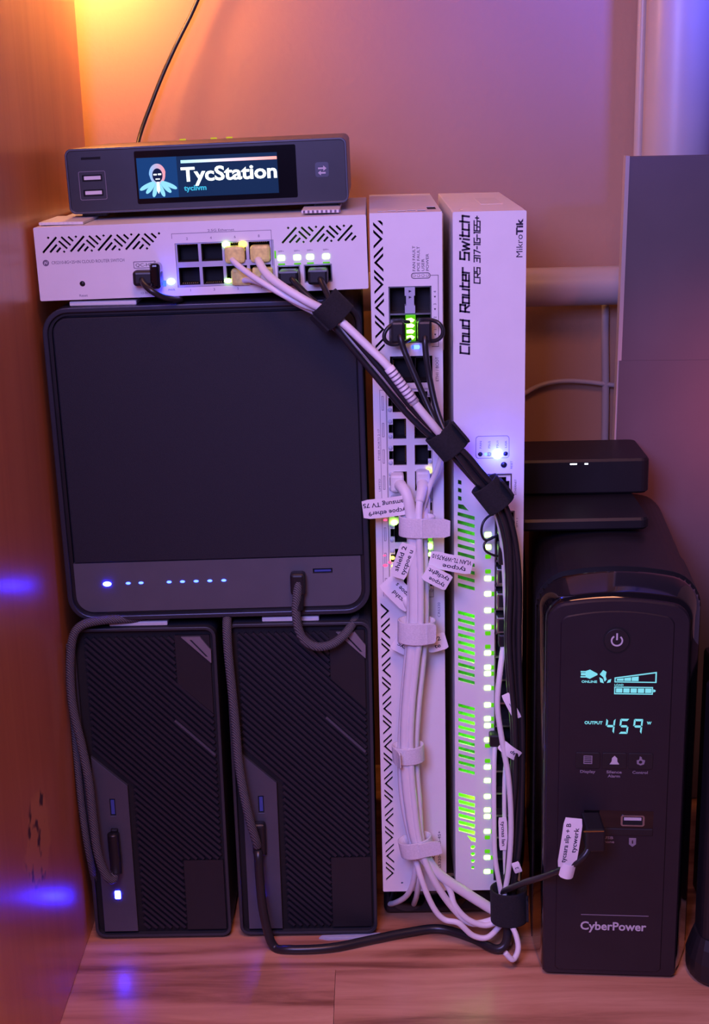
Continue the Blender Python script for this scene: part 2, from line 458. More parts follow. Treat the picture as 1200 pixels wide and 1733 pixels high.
def band(name, c, axis, ru, rv, length, thick, material, tail=None, parent=None, label=None, cat=None, group=None, taper=0.0):
    """hook-and-loop strap wound round a bundle: elliptical sleeve + overlapping tail"""
    u, v, t = frame_of(axis); c = Vector(c); vs, fs = [], []; n = 28
    prof = [(-0.5, 1.0), (-0.46, 1.03), (0.46, 1.03), (0.5, 1.0)]
    rows = [(q, a * thick) for q, a in prof] + [(0.5, 0), (-0.5, 0)]
    for (q, th) in rows:
        for i in range(n):
            a = 2 * math.pi * i / n
            k = 1 + taper * q
            vs.append(c + t * (q * length) + u * (math.cos(a) * (ru * k + th)) + v * (math.sin(a) * (rv * k + th)))
    m_ = len(rows)
    for s in range(m_):
        for i in range(n):
            j = (i + 1) % n; s2 = (s + 1) % m_
            fs.append((s * n + i, s * n + j, s2 * n + j, s2 * n + i))
    o = mesh(name, vs, fs, material, parent, True, origin=None if parent else c)
    if label: tag(o, label, cat, group)
    if tail:
        ang, ln, wd, curl = tail
        a = R(ang); e = (u * math.cos(a) + v * math.sin(a)); tang = (-u * math.sin(a) + v * math.cos(a)).normalized()
        base = c + u * math.cos(a) * (ru + thick) + v * math.sin(a) * (rv + thick)
        tv, tf = [], []; steps = 5
        for i in range(steps + 1):
            f = i / steps
            p = base + tang * (f * ln) + e * (curl * f * f)
            w = wd / 2 * (1 if i < steps else 0.8)
            for sg in (-1, 1):
                for th in (0, thick):
                    tv.append(p + t * (w * sg) + e * th)
        for i in range(steps):
            a0 = i * 4; b0 = a0 + 4
            for q in ((0, 1, 3, 2),):
                pass
            idx = (0, 1, 3, 2)
            for s in range(4):
                tf.append((a0 + idx[s], a0 + idx[(s + 1) % 4], b0 + idx[(s + 1) % 4], b0 + idx[s]))
        tf.append((0, 1, 3, 2)); z = steps * 4; tf.append((z, z + 1, z + 3, z + 2))
        mesh('strap_tail', tv, tf, material, o)
    return o

def text(name, body, size, x, y, z, material, parent, rot=0.0, align='LEFT', bold=0.0, shear=0.0, fit=None, depth=0.06):
    cu = bpy.data.curves.new(name, 'FONT'); cu.body = body; cu.size = size * 1.38
    cu.extrude = depth; cu.offset = bold; cu.shear = shear
    cu.align_x = align
    cu.resolution_u = 3
    tmp = bpy.data.objects.new(name, cu); me = bpy.data.meshes.new_from_object(tmp)
    bpy.data.objects.remove(tmp); bpy.data.curves.remove(cu)
    if fit and len(me.vertices):
        xs = [v.co.x for v in me.vertices]; k = fit / (max(xs) - min(xs))
        for v in me.vertices: v.co.x *= k
    ca, sa = math.cos(R(rot)), math.sin(R(rot))
    for v in me.vertices:
        a, b_, d = v.co
        v.co = (x + a * ca - b_ * sa, y - d, z + a * sa + b_ * ca)
    return link(name, me, material, parent)

GL = {'C': (4, [[(4, 0), (0, 0), (0, 6), (4, 6)]]), 'l': (.6, [[(.3, 0), (.3, 6)]]),
      'o': (3.4, [[(0, 0), (3.4, 0), (3.4, 4.3), (0, 4.3), (0, 0)]]), 'u': (3.4, [[(0, 4.3), (0, 0), (3.4, 0), (3.4, 4.3)]]),
      'd': (3.4, [[(3.4, 6), (3.4, 0), (0, 0), (0, 4.3), (3.4, 4.3)]]),
      'R': (4, [[(0, 0), (0, 6), (4, 6), (4, 2.6), (0, 2.6)], [(1.8, 2.6), (4, 0)]]),
      't': (2.6, [[(.3, 6), (.3, 0), (2.6, 0)], [(0, 4.3), (2.4, 4.3)]]),
      'e': (3.4, [[(3.4, 0), (0, 0), (0, 4.3), (3.4, 4.3), (3.4, 2.1), (0, 2.1)]]), 'r': (2.6, [[(0, 0), (0, 4.3), (2.6, 4.3)]]),
      'S': (4, [[(0, 0), (4, 0), (4, 3), (0, 3), (0, 6), (4, 6)]]), 'w': (5, [[(0, 4.3), (1.2, 0), (2.5, 3.6), (3.8, 0), (5, 4.3)]]),
      'i': (.6, [[(.3, 0), (.3, 3.7)], [(.3, 5.75), (.3, 5.95)]]), 'c': (3.2, [[(3.2, 0), (0, 0), (0, 4.3), (3.2, 4.3)]]),
      'h': (3.4, [[(0, 0), (0, 6)], [(0, 4.3), (3.4, 4.3), (3.4, 0)]]),
      '3': (3.8, [[(0, 6), (3.8, 6), (3.8, 0), (0, 0)], [(.8, 3.1), (3.8, 3.1)]]), '1': (1, [[(0, 6), (.8, 6), (.8, 0)]]),
      '7': (3.6, [[(0, 6), (3.6, 6), (1.6, 0)]]), '-': (2, [[(0, 3), (2, 3)]]),
      'G': (4, [[(4, 6), (0, 6), (0, 0), (4, 0), (4, 3), (2, 3)]]), '6': (3.8, [[(3.8, 6), (0, 6), (0, 0), (3.8, 0), (3.8, 3.2), (0, 3.2)]]),
      '+': (3, [[(0, 3), (3, 3)], [(1.5, 1.5), (1.5, 4.5)]]), ' ': (2.6, [])}

def stroke_text(name, body, cap, w, x, y, z, material, parent, rot=0.0, shear=0.0, length=None, gap=1.4):
    polys = []; cx = 0.0
    for ch in body:
        wd, lines = GL[ch]
        for ln in lines:
            for a, b_ in zip(ln[:-1], ln[1:]):
                d = Vector((b_[0] - a[0], b_[1] - a[1])).normalized() * (w / 2 * 6 / cap)
                polys.append([(cx + a[0] - d.x, a[1] - d.y), (cx + b_[0] + d.x, b_[1] + d.y)])
        cx += wd + gap
    s = cap / 6.0; sx = s if not length else length / (cx - gap)
    ca, sa = math.cos(R(rot)), math.sin(R(rot)); vs, fs = [], []
    for a, b_ in polys:
        pa = ((a[0] + shear * a[1]) * sx, a[1] * s); pb = ((b_[0] + shear * b_[1]) * sx, b_[1] * s)
        q = bar(pa, pb, w); n = len(vs)
        for dd in (-0.05, 0.05):
            for (u, v) in q:
                vs.append((x + u * ca - v * sa, y + dd, z + u * sa + v * ca))
        fs += [(n, n + 1, n + 2, n + 3), (n + 4, n + 5, n + 6, n + 7)] + [(n + i, n + (i + 1) % 4, n + 4 + (i + 1) % 4, n + 4 + i) for i in range(4)]
    return mesh(name, vs, fs, material, parent)

def flag(parent, corner, w, h, rot, lines, size, name='paper_flag', bend=0.0, tilt=0.0, label=None, text_rot=180, pos=None):
    """folded paper cable label: thin bent sheet with printed lines; corner = its centre in world mm"""
    ca, sa = math.cos(R(rot)), math.sin(R(rot)); vs, fs = [], []; n = 8
    def pt(u, v, d):
        dd = bend * ((2 * u / w) ** 2) + tilt * (u / w)
        return (corner[0] + u * ca - v * sa, corner[1] + dd + d, corner[2] + u * sa + v * ca)
    for i in range(n + 1):
        u = -w / 2 + w * i / n
        for v, d in ((-h / 2, 0), (h / 2, 0), (h / 2, .35), (-h / 2, .35)):
            if i in (0, n): v *= 0.86
            vs.append(pt(u, v, d))
    for i in range(n):
        for s in range(4):
            q = (s + 1) % 4
            fs.append((i * 4 + s, i * 4 + q, i * 4 + 4 + q, i * 4 + 4 + s))
    fs += [(0, 1, 2, 3), tuple(n * 4 + s for s in range(4))]
    o = mesh(name, vs, fs, M['paper'], parent)
    if label: o['label'] = label
    for i, (body, off, dv, fitw) in enumerate(lines):
        cu = bpy.data.curves.new('printed_text', 'FONT'); cu.body = body; cu.size = size * 1.38; cu.extrude = 0.03
        cu.offset = size * 0.02; cu.align_x = 'CENTER'; cu.resolution_u = 2
        tmp = bpy.data.objects.new('printed_text', cu); me = bpy.data.meshes.new_from_object(tmp)
        bpy.data.objects.remove(tmp); bpy.data.curves.remove(cu)
        xs = [v.co.x for v in me.vertices]; k = fitw / (max(xs) - min(xs))
        c2, s2 = math.cos(R(text_rot)), math.sin(R(text_rot))
        for v in me.vertices:
            a = v.co.x * k; b_ = v.co.y - size * 0.4
            u, w_ = a * c2 - b_ * s2 + off, a * s2 + b_ * c2 + dv
            p = pt(u, w_, -0.06 - v.co.z); v.co = p
        link('printed_text', me, M['ink'], o)
    return o

def rj45(parent, x0, x1, z0, z1, y0, y1, contacts_side='bottom', material='void'):
    """hollow modular jack: four thin walls + back + row of contacts"""
    t = 0.5
    p = boxes('ethernet_port', [(x0, x0 + t, y0, y1, z0, z1), (x1 - t, x1, y0, y1, z0, z1), (x0, x1, y0, y1, z0, z0 + t),
                                (x0, x1, y0, y1, z1 - t, z1), (x0, x1, y1 - .5, y1, z0, z1)], M[material], parent)
    lst = []
    for i in range(8):
        if contacts_side in ('bottom', 'top'):
            w = (x1 - x0 - 3) / 8; xa = x0 + 1.5 + w * i
            za = z0 + .6 if contacts_side == 'bottom' else z1 - 1.2
            lst.append((xa, xa + w * .5, y0 + 3, y1 - 1, za, za + .5))
        else:
            w = (z1 - z0 - 3) / 8; za = z0 + 1.5 + w * i
            xa = x1 - 1.2 if contacts_side == 'right' else x0 + .6
            lst.append((xa, xa + .5, y0 + 3, y1 - 1, za, za + w * .5))
    boxes('contact_pins', lst, M['gold'], p)
    return p

def dome(name, x, z, y, r, material, parent, rx=None, h=None):
    bm = bmesh.new(); bmesh.ops.create_uvsphere(bm, u_segments=14, v_segments=8, radius=1)
    for v in bm.verts:
        v.co = (x + v.co.x * (rx or r), y + v.co.y * (h or r * .6), z + v.co.z * r)
    return from_bm(name, bm, material, parent, True)

PATHS={
 'sw_w1':[(-82.8,4.0,465.3),(-79.7,-8.0,463.4),(-69.6,-18.0,456.9),(-53.9,-24.0,447.6),(-40.1,-26.0,440.3),(-27.1,-24.0,434.5),(-18.0,-22.0,424.8),(-2.5,-20.0,408.6),(13.1,-20.0,392.1),(27.1,-20.0,375.5),(37.8,-20.0,362.4),(43.8,-20.0,353.8),(52.0,-20.0,343.7),(62.8,-20.0,329.6),(72.1,-18.0,316.5),(78.2,-16.0,298.6),(80.9,-12.0,278.0),(82.7,-10.0,249.7),(84.4,-10.0,217.5),(86.1,-10.0,188.8)],
 'sw_w2':[(-67.1,4.0,464.6),(-64.9,-8.0,462.7),(-60.2,-18.0,457.4),(-50.2,-26.0,450.5),(-36.4,-30.0,442.4),(-24.5,-28.0,435.7),(-15.3,-30.0,428.8),(-1.0,-33.0,415.0),(10.6,-35.0,403.1),(25.7,-35.0,381.5),(38.3,-33.0,365.0),(43.9,-26.0,356.7),(52.9,-23.0,346.2),(63.8,-22.0,332.4),(73.0,-20.0,318.9),(79.1,-18.0,301.1),(82.3,-16.0,279.2),(84.2,-14.0,251.1),(85.6,-13.0,218.6),(87.4,-12.0,189.6)],
 'sw_w3':[(-78.9,4.0,450.3),(-70.6,-8.0,453.0),(-56.0,-18.0,448.3),(-43.8,-22.0,440.8),(-28.4,-20.0,431.8),(-18.5,-18.0,422.1),(-3.3,-15.0,405.6),(9.6,-15.0,391.2),(25.5,-15.0,372.6),(36.9,-15.0,359.5),(43.3,-15.0,351.2),(40.4,-12.0,336.3),(35.3,-9.0,323.5),(30.7,-10.0,309.4),(29.1,-12.0,298.4)],
 'dac1':[(-48.1,2.0,454.1),(-45.8,-14.0,453.8),(-39.3,-22.0,447.7),(-27.9,-28.0,437.1),(-21.6,-27.0,427.8),(-9.5,-26.0,411.9),(4.9,-26.0,393.8),(20.2,-26.0,374.4),(32.8,-26.0,361.3),(40.7,-25.0,354.4),(49.2,-25.0,345.3),(60.7,-24.0,331.5),(71.8,-22.0,318.7),(77.7,-21.0,304.7),(81.9,-20.0,284.4),(83.4,-18.0,256.4),(82.9,-17.0,224.3),(84.6,-17.0,191.8),(87.1,-17.0,162.9),(87.5,-16.0,124.4),(85.5,-16.0,81.2),(82.7,-18.0,47.0),(81.4,-20.0,30.4)],
 'dac2':[(-30.9,2.0,454.8),(-29.0,-14.0,453.5),(-25.0,-24.0,446.2),(-20.6,-31.0,437.4),(-16.0,-30.0,428.8),(-5.2,-28.0,414.9),(8.5,-28.0,397.6),(23.0,-28.0,378.3),(34.9,-28.0,365.4),(43.4,-28.0,357.9),(54.1,-27.0,348.7),(64.9,-26.0,334.9),(75.2,-24.0,320.7),(82.0,-22.0,305.6),(85.9,-21.0,284.6),(87.5,-18.0,256.3),(86.7,-17.0,224.2),(88.4,-17.0,191.7),(90.2,-17.0,162.8),(91.0,-16.0,124.3),(89.4,-16.0,81.1),(87.1,-18.0,47.0),(85.4,-20.0,30.3)],
 'dac3':[(16.5,3.0,420.3),(17.6,-13.0,419.1),(20.2,-16.0,410.2),(25.0,-18.0,398.3),(31.1,-21.0,383.6),(37.2,-25.0,369.8),(41.9,-29.0,359.7),(49.0,-30.0,351.0),(59.7,-29.0,336.5),(70.6,-27.0,322.4),(78.8,-25.0,308.1),(83.4,-23.0,289.1),(84.5,-21.0,261.4),(83.8,-20.0,225.4),(85.9,-20.0,193.1),(88.3,-20.0,164.2),(88.8,-19.0,121.6),(85.2,-19.0,78.5),(83.6,-21.0,48.8),(83.3,-21.0,28.7)],
 'dac4':[(33.1,3.0,419.9),(32.8,-13.0,418.1),(33.3,-16.0,407.1),(35.3,-17.0,392.8),(38.9,-21.0,375.4),(43.5,-27.0,362.8),(46.8,-31.0,357.1),(56.0,-31.0,348.9),(66.0,-30.0,336.6),(75.9,-28.0,323.3),(83.1,-25.0,307.3),(88.0,-22.0,284.9),(90.3,-19.0,256.6),(90.4,-17.0,224.1),(91.5,-17.0,191.7),(93.2,-17.0,162.7),(93.6,-17.0,124.8),(92.4,-17.0,81.6),(88.5,-19.0,47.5),(86.9,-21.0,28.6)],
 'wb1':[(14.9,2.0,322.5),(17.7,-10.0,323.4),(21.1,-15.0,317.8),(23.1,-17.0,303.9),(23.9,-18.0,281.1),(24.3,-18.0,253.7),(23.6,-18.0,231.1),(21.1,-18.0,205.7),(18.4,-18.0,177.1),(17.2,-18.0,146.6),(18.7,-18.0,113.9),(24.1,-19.0,79.6),(36.5,-18.0,59.0),(57.1,-16.0,40.9),(76.2,-16.0,27.1)],
 'wb2':[(31.3,2.0,324.5),(30.5,-10.0,322.7),(28.4,-16.0,314.9),(27.7,-20.0,300.9),(28.2,-21.0,278.1),(28.3,-21.0,254.7),(27.7,-21.0,232.1),(24.8,-20.0,206.5),(21.8,-20.0,177.9),(20.6,-20.0,147.5),(22.2,-20.0,114.8),(26.0,-21.0,80.7),(35.1,-22.0,54.7),(48.1,-20.0,31.8),(61.0,-18.0,19.1),(80.1,-18.0,23.7)],
 'wb3':[(14.7,2.0,307.8),(17.5,-8.0,306.8),(21.7,-12.0,300.9),(22.2,-13.0,279.5),(21.8,-13.0,252.0),(20.8,-13.0,229.2),(18.5,-13.0,203.7),(15.8,-13.0,174.9),(14.2,-13.0,144.3),(14.9,-13.0,111.3),(20.7,-15.0,77.4),(26.9,-20.0,53.7),(34.3,-20.0,33.4),(41.7,-20.0,23.8),(51.1,-22.0,22.2),(60.7,-22.0,12.6),(71.0,-22.0,11.0),(80.7,-20.0,20.4)],
 'wb4':[(31.2,2.0,307.5),(30.7,-9.0,305.2),(31.2,-14.0,299.0),(31.7,-15.0,276.0),(31.8,-15.0,252.5),(31.2,-15.0,229.8),(29.1,-15.0,204.3),(26.1,-15.0,175.6),(24.2,-15.0,145.1),(25.8,-15.0,112.2),(28.1,-17.0,78.4),(38.9,-18.0,57.6),(45.9,-18.0,44.1),(48.9,-20.0,34.5),(57.6,-21.0,24.2),(69.5,-21.0,19.5),(79.9,-20.0,23.2)],
 'wb5':[(13.9,2.0,254.9),(18.2,-8.0,250.3),(24.7,-10.0,238.9),(26.1,-10.0,228.0),(24.3,-11.0,202.8),(20.8,-11.0,173.9),(18.5,-11.0,143.2),(20.4,-11.0,110.2),(23.1,-12.0,75.7),(22.9,-11.0,57.4),(20.5,-6.0,40.9),(16.1,2.0,28.0),(8.8,14.0,16.1),(3.4,30.0,5.4)],
 'wb6':[(30.6,2.0,256.5),(30.3,-7.0,251.7),(30.8,-9.0,238.4),(30.7,-10.0,227.9),(28.1,-10.0,202.3),(24.3,-10.0,173.4),(22.0,-10.0,142.7),(24.0,-10.0,109.6),(25.1,-12.0,75.7),(24.9,-9.0,53.9),(24.2,0.0,32.7),(22.8,14.0,16.8),(21.9,30.0,4.2)],
 'wr1':[(82.5,-2.0,216.4),(78.8,-14.0,198.9),(77.0,-18.0,178.0),(80.4,-20.0,151.9),(84.3,-21.0,127.0),(86.1,-21.0,92.7),(84.7,-21.0,62.1),(81.6,-22.0,36.1),(84.9,-26.0,26.0),(88.7,-32.0,19.0),(89.5,-40.0,13.4),(85.4,-46.0,9.4),(80.3,-46.0,14.8)],
 'wr2':[(76.9,-3.0,146.0),(75.6,-10.0,130.2),(75.3,-15.0,98.3),(75.9,-18.0,69.3),(79.0,-20.0,48.3),(81.4,-20.0,32.6),(84.1,-18.0,15.5),(86.2,-14.0,-0.9)],
 'wr3':[(84.7,-4.0,137.8),(82.3,-14.0,123.5),(82.2,-16.0,94.3),(82.7,-17.0,64.2),(84.1,-17.0,37.5),(87.1,-12.0,16.2)],
 'mains':[(-83.9,1.0,69.4),(-82.7,-9.0,68.8),(-82.1,-12.0,50.9),(-80.5,-14.0,27.2),(-74.9,-15.9,3.2),(-63.4,-21.1,3.2),(-35.3,-19.8,3.2),(-7.2,-10.7,3.2),(17.2,-2.7,3.2),(39.8,1.0,3.2),(61.4,-11.1,3.2),(75.6,-24.1,3.2),(82.8,-24.0,7.6),(84.7,-20.0,21.3),(84.8,-18.0,33.6)],
 'grey_t1':[(-145.8,10.0,232.5),(-157.9,2.0,235.3),(-177.7,-5.0,237.0),(-190.3,-8.0,234.4),(-196.4,-8.0,224.3),(-199.4,-8.0,201.8),(-199.2,-9.0,177.3),(-195.5,-10.0,152.4),(-192.3,-12.0,127.6),(-191.2,-13.0,97.7),(-189.7,-14.0,74.0),(-185.3,-14.0,57.5),(-181.1,-12.0,53.5),(-180.6,-8.0,59.3)],
 'grey_t1b':[(-200.5,2.0,218.5),(-202.0,2.0,189.3),(-201.8,1.0,160.1),(-201.1,-2.0,131.4),(-200.3,-4.0,106.3),(-198.6,-6.0,80.8),(-197.3,-4.0,61.7),(-197.7,4.0,43.4)],
 'grey_t2':[(-96.6,8.0,234.7),(-96.3,-4.0,233.0),(-96.0,-8.0,216.2),(-94.8,-9.0,191.9),(-93.5,-9.0,162.6),(-92.6,-10.0,137.6),(-90.2,-12.0,117.1),(-87.1,-13.0,98.0),(-84.0,-11.0,82.4),(-83.0,-8.0,74.5)],
 'grey_nas':[(-49.0,-7.0,261.2),(-49.9,-9.0,254.0),(-51.0,-9.0,244.0),(-50.3,-9.0,231.9),(-46.8,-9.0,223.0),(-39.4,-9.0,217.9),(-29.5,-8.0,218.6),(-21.0,-6.0,224.1),(-14.9,2.0,229.5),(-12.7,14.0,229.1)],
 'jack':[(-136.4,-6.0,455.7),(-134.6,-12.0,452.8),(-129.6,-16.0,449.0),(-123.5,-14.0,445.1),(-118.4,-8.0,442.8),(-114.8,2.0,441.0)],
 'ups_usb':[(130.3,-72.0,114.9),(128.4,-76.0,107.3),(124.3,-78.0,102.0),(117.7,-76.0,95.7),(106.5,-62.0,81.4),(94.1,-40.0,63.1),(84.7,-26.0,50.0),(78.8,-18.0,41.7)],
 'wall':[(-121.6,250.0,633.1),(-129.4,250.0,618.4),(-139.9,248.0,600.2),(-151.6,246.0,578.2),(-161.7,242.0,555.9),(-169.6,236.0,536.1),(-172.5,225.0,520.6),(-172.6,214.0,504.8)],
 'loopL':[(23.6,-4.0,425.1),(17.8,-10.0,426.1),(12.0,-14.0,424.4),(8.7,-15.0,420.3),(9.0,-15.0,416.0),(13.2,-14.0,413.3),(19.7,-12.0,413.9),(24.1,-6.0,415.0)],
 'loopR':[(28.6,-4.0,425.4),(34.8,-10.0,427.2),(40.3,-14.0,426.2),(43.4,-15.0,422.4),(43.0,-15.0,418.1),(39.5,-14.0,415.2),(34.0,-10.0,414.3),(30.6,-5.0,414.3)],
 'bail1':[(79.3,-3.0,302.5),(72.9,-9.0,303.6),(68.2,-12.0,299.9),(67.0,-13.0,293.3),(69.7,-12.0,288.3),(75.9,-9.0,289.6),(80.0,-4.0,291.9)],
 'bail2':[(80.0,-4.0,288.0),(73.6,-9.0,288.9),(69.0,-12.0,286.0),(69.6,-13.0,281.6),(75.0,-11.0,277.8),(80.8,-5.0,275.3)],
 'thin':[(61.3,256.0,282.6),(94.7,256.0,311.2),(118.3,256.0,325.2),(134.7,256.0,333.5),(151.2,256.0,336.5),(170.1,256.0,335.6),(193.7,256.0,332.2),(226.8,256.0,327.7),(259.9,256.0,326.0)],
 'gloop':[(107.3,20.0,2.7),(108.3,10.0,-2.8),(106.1,4.0,-13.0),(102.4,0.0,-18.7)],
}

# ------------------------------------------------------------------ the setting
WALL_Y = 262
wall = box('wall_back', -700, 900, WALL_Y, WALL_Y + 60, -10, 1500, M['wall'], origin=(0, WALL_Y, 0))
tag(wall, 'rough plastered back wall behind the devices', kind='structure')

floor = box('floor', -900, 1100, -1500, WALL_Y, -30, -3, M['void'], origin=(0, 0, 0))
tag(floor, 'oak laminate floor under the devices', kind='structure')
# laminate boards: rows run along X, 92 mm deep, end joints staggered
row_edges = [-1500, -1200, -900, -640, -420, -228, -134, -40.5, 53, 146, 262]
joints = {6: [-420, -31.8, 520], 7: [-260, 330], 5: [-330, 130], 8: [-120, 420], 9: [40]}
for i in range(len(row_edges) - 1):
    xs = [-900] + joints.get(i, [-300 + 190 * (i % 3), 480]) + [1100]
    for a, b_ in zip(xs[:-1], xs[1:]):
        pl = box('floor_plank', a + .15, b_ - .15, row_edges[i] + .15, row_edges[i + 1] - .15, -3, 0, M['floor_wood'], floor)
        # shift grain per board: move the mesh in its own object space
        off = Vector((random.uniform(-1, 1), random.uniform(-.5, .5), 0))
        for v in pl.data.vertices: v.co -= off
        pl.location = off

# cabinet whose varnished side panel closes the nook on the left
cab = thing('wooden_cabinet', 'tall varnished orange wood cabinet closing the nook on the left', 'cabinet', (-205, -40, 0))
box('side_panel', -223, -204.2, -520, 197, 0, 1300, M['cabinet_wood'], cab, bev=1.2)
box('back_panel', -640, -223, 188, 196, 20, 1290, M['cabinet_wood'], cab)
box('side_panel', -660, -640, -520, 197, 0, 1300, M['cabinet_wood'], cab, bev=1.2)
box('bottom_shelf', -640, -223, -515, 188, 60, 78, M['cabinet_wood'], cab)

# pipes
hp = thing('heating_pipe', 'thick pale horizontal pipe running along the wall behind the tall switch', 'pipe', (20, 233, 413))
tube('pipe_run', [(-60, 233, 414), (60, 233, 414.3), (160, 233, 414.6), (300, 233, 415)], 14.8, M['pipe'], hp, sides=28, k=2)
band('pipe_clip', (40, 233, 414.2), (1, 0, 0), 14.9, 14.9, 12, 1.6, M['pipe'], parent=hp)
vp = thing('riser_pipe', 'wide pale vertical riser pipe in the upper right corner', 'pipe', (231, 234, 0))
tube('pipe_run', [(231, 234, 0), (231, 234, 400), (231, 234, 800), (231, 234, 1300)], 25, M['pipe'], vp, sides=40, k=2)
tube('thin_pipe', [(206.5, 252, 0), (206.5, 252, 500), (206.5, 252, 900), (206.5, 252, 1300)], 4.0, M['pipe'], vp, sides=16, k=2)
tc_ = tube('wall_conduit', [(185, 257, 398), (185.5, 257, 370), (187, 257, 320), (187.5, 257, 240), (187.5, 257, 0)], 3.0, M['pipe'])
tag(tc_, 'thin pale vertical conduit below the horizontal pipe', 'conduit')
tw = tube('thin_wall_cable', PATHS['thin'], 1.9, M['pipe'])
tag(tw, 'thin pale cable bowing across the wall under the horizontal pipe', 'cable')

# pale board leaning in front of the riser pipe
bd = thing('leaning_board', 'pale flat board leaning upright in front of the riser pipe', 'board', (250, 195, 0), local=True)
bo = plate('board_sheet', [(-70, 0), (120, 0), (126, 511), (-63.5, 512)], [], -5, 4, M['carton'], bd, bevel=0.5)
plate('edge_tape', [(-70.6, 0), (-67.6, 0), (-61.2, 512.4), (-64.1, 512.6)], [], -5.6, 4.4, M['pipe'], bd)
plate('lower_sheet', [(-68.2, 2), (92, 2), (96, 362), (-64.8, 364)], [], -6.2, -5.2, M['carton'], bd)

# ------------------------------------------------------------------ tall rack switch, middle (ethernet + sfp)
def led_rect(parent, x, z, w, h, m, y=-0.5, name='status_light'):
    return box(name, x - w / 2, x + w / 2, y, 0.8, z - h / 2, z + h / 2, M[m], parent, bev=min(w, h) * .22, seg=2)

sm = thing('network_switch', 'white tall network switch standing on end wrapped with white cables', 'network switch', (22, 0, 33.5))
Z0, Z1, X0, X1 = 33.6, 490.0, 0.9, 44.3
holes = []
# '>' occupies z..z-11.4, '/' shifted below it, '<' centred lower: keep clear of each other
def herring(z_top, z_bot, xl=3.1, xr=8.8):
    out = []; h = xr - xl; P = 27.2; z = z_top
    while z > z_bot:
        a = z
        v = 1.9
        cands = [
            [(xl, a), (xr, a - h), (xl, a - 2 * h), (xl, a - 2 * h + v), (xr - v, a - h), (xl, a - v)],
            [(xr, a - 9.9), (xr, a - 9.9 - v), (xl, a - 9.9 - h - v), (xl, a - 9.9 - h)],
            [(xr, a - 14.0), (xr, a - 14.0 - v), (xl + v, a - 14.0 - h), (xr, a - 14 - 2 * h + v), (xr, a - 14 - 2 * h), (xl, a - 14 - h)],
            [(xl, a - 23.6), (xl, a - 23.6 - v), (xr, a - 23.6 - h - v), (xr, a - 23.6 - h)],
        ]
        for p in cands:
            if min(q[1] for q in p) > z_bot and max(q[1] for q in p) < z_top + .1: out.append(p)
        z -= P
    return out
holes += [[(3.1, 484.8), (3.1, 482.9), (8.8, 477.2), (8.8, 479.1)], [(5.6, 485.6), (8.8, 482.4), (8.8, 484.3), (7.5, 485.6)]]
holes += herring(480.4, 386.5)
holes += herring(243.5, 36.0)
SFP = (11.6, 37.6, 411.5, 446.2); ETH1 = (11.8, 37.8, 386.8, 403.6); PB = (9.2, 37.4, 246.5, 383.4)
for h in (SFP, ETH1, PB): holes.append(rect(*h))
for i in range(4): holes.append(circle(27.2 + 2.7 * i, 452.4, 1.0, 12))
holes.append(rect(26.2, 30.4, 407.6, 410.6))
holes.append(circle(14, 40, .8, 10))
fp = plate('faceplate', rrect(X0, X1, Z0, Z1, 0.8, 3), holes, 0, 1.2, M['white_metal'], sm)
plate('chassis_rim', rect(X0, X1, Z0, Z1 - 1), [rect(X0 + 1, X1 - 1, Z0 + 1, Z1 - 1.8)], 10, 16, M['white_metal'], sm)
plate('chassis_lip', rect(X0, X1, Z0, Z1 - 1), [rect(X0 + 1, X1 - 1, Z0 + 1, Z1 - 1.02)], 1.2, 10, M['white_metal'], sm)
box('chassis', X0, X1, 16, 180, Z0, Z1 - 1.6, M['white_metal'], sm)
box('shade_backing', X0 + 1.1, X1 - 1.1, 14, 15.6, Z0 + 1.1, Z1 - 1.1, M['void'], sm)  # near-black block, paints the shade behind the slots and ports
# folded end cap with torn-looking vent slots
caps = [rect(6 + 6.0 * i, 11.0 + 6.0 * i, 9 + (i % 2) * 3, 15 + (i * 3 % 5)) for i in range(5)] + [rect(36.5, 42, 22, 46)]
plate('end_cap', rect(X0, X1, 1.0, 180), caps, Z1 - .3, Z1, M['white_metal'], sm, axis='Z')
box('end_vent_back', X0 + 2, X1 - 2, 6, 60, Z1 - 1.5, Z1 - .35, M['void'], sm)
box('mounting_ear', X1, X1 + 2.6, 40, 175, 400, 486, M['white_metal'], sm, bev=.4)
for i in range(16):
    box('ear_slot', X1 + 2.4, X1 + 2.9, 48, 60, 408 + 4.8 * i, 410.4 + 4.8 * i, M['grey_ink'], sm)
# sfp cage
boxes('sfp_cage', [(11.8, 37.4, 2, 14, 428.6, 429.6), (11.8, 12.3, .6, 14, 411.7, 446), (36.9, 37.4, .6, 14, 411.7, 446),
                   (11.8, 37.4, .6, 14, 445.4, 446), (11.8, 37.4, .6, 14, 411.7, 412.3)], M['metal'], sm)
lp = boxes('light_guide', [(21.4, 27.6, -.4, 8, 440.5, 445.6), (22.2, 27.0, -.4, 8, 434.5, 440.5), (21.4, 27.6, -.4, 8, 429.8, 434.5)], M['clear'], sm)
for a, b_ in ((443.2, 1), (439.6, -1)):
    plate('arrow_mark', [(23.8, a - .8), (25.6, a), (23.8, a + .8)], [], -.5, -.42, M['ink'], lp)
led_holder = box('lit_light_guide', 21.8, 27.8, -.5, 8, 413.2, 428.4, M['led_green_dim'], sm)
for i, zz in enumerate((425.7, 422.4, 418.8, 415.2)):
    plate('status_light', [(22.2, zz - 1.0), (26.0, zz - 1.2), (27.2, zz + .2), (25.2, zz + 1.4), (22.2, zz + .9)], [], -.9, -.5, M['led_green'], led_holder)
led_rect(sm, 28.2, 409.1, 4.0, 2.6, 'led_blue')
led_rect(sm, 25.9, 409.1, 1.8, 2.2, 'led_blue_soft')
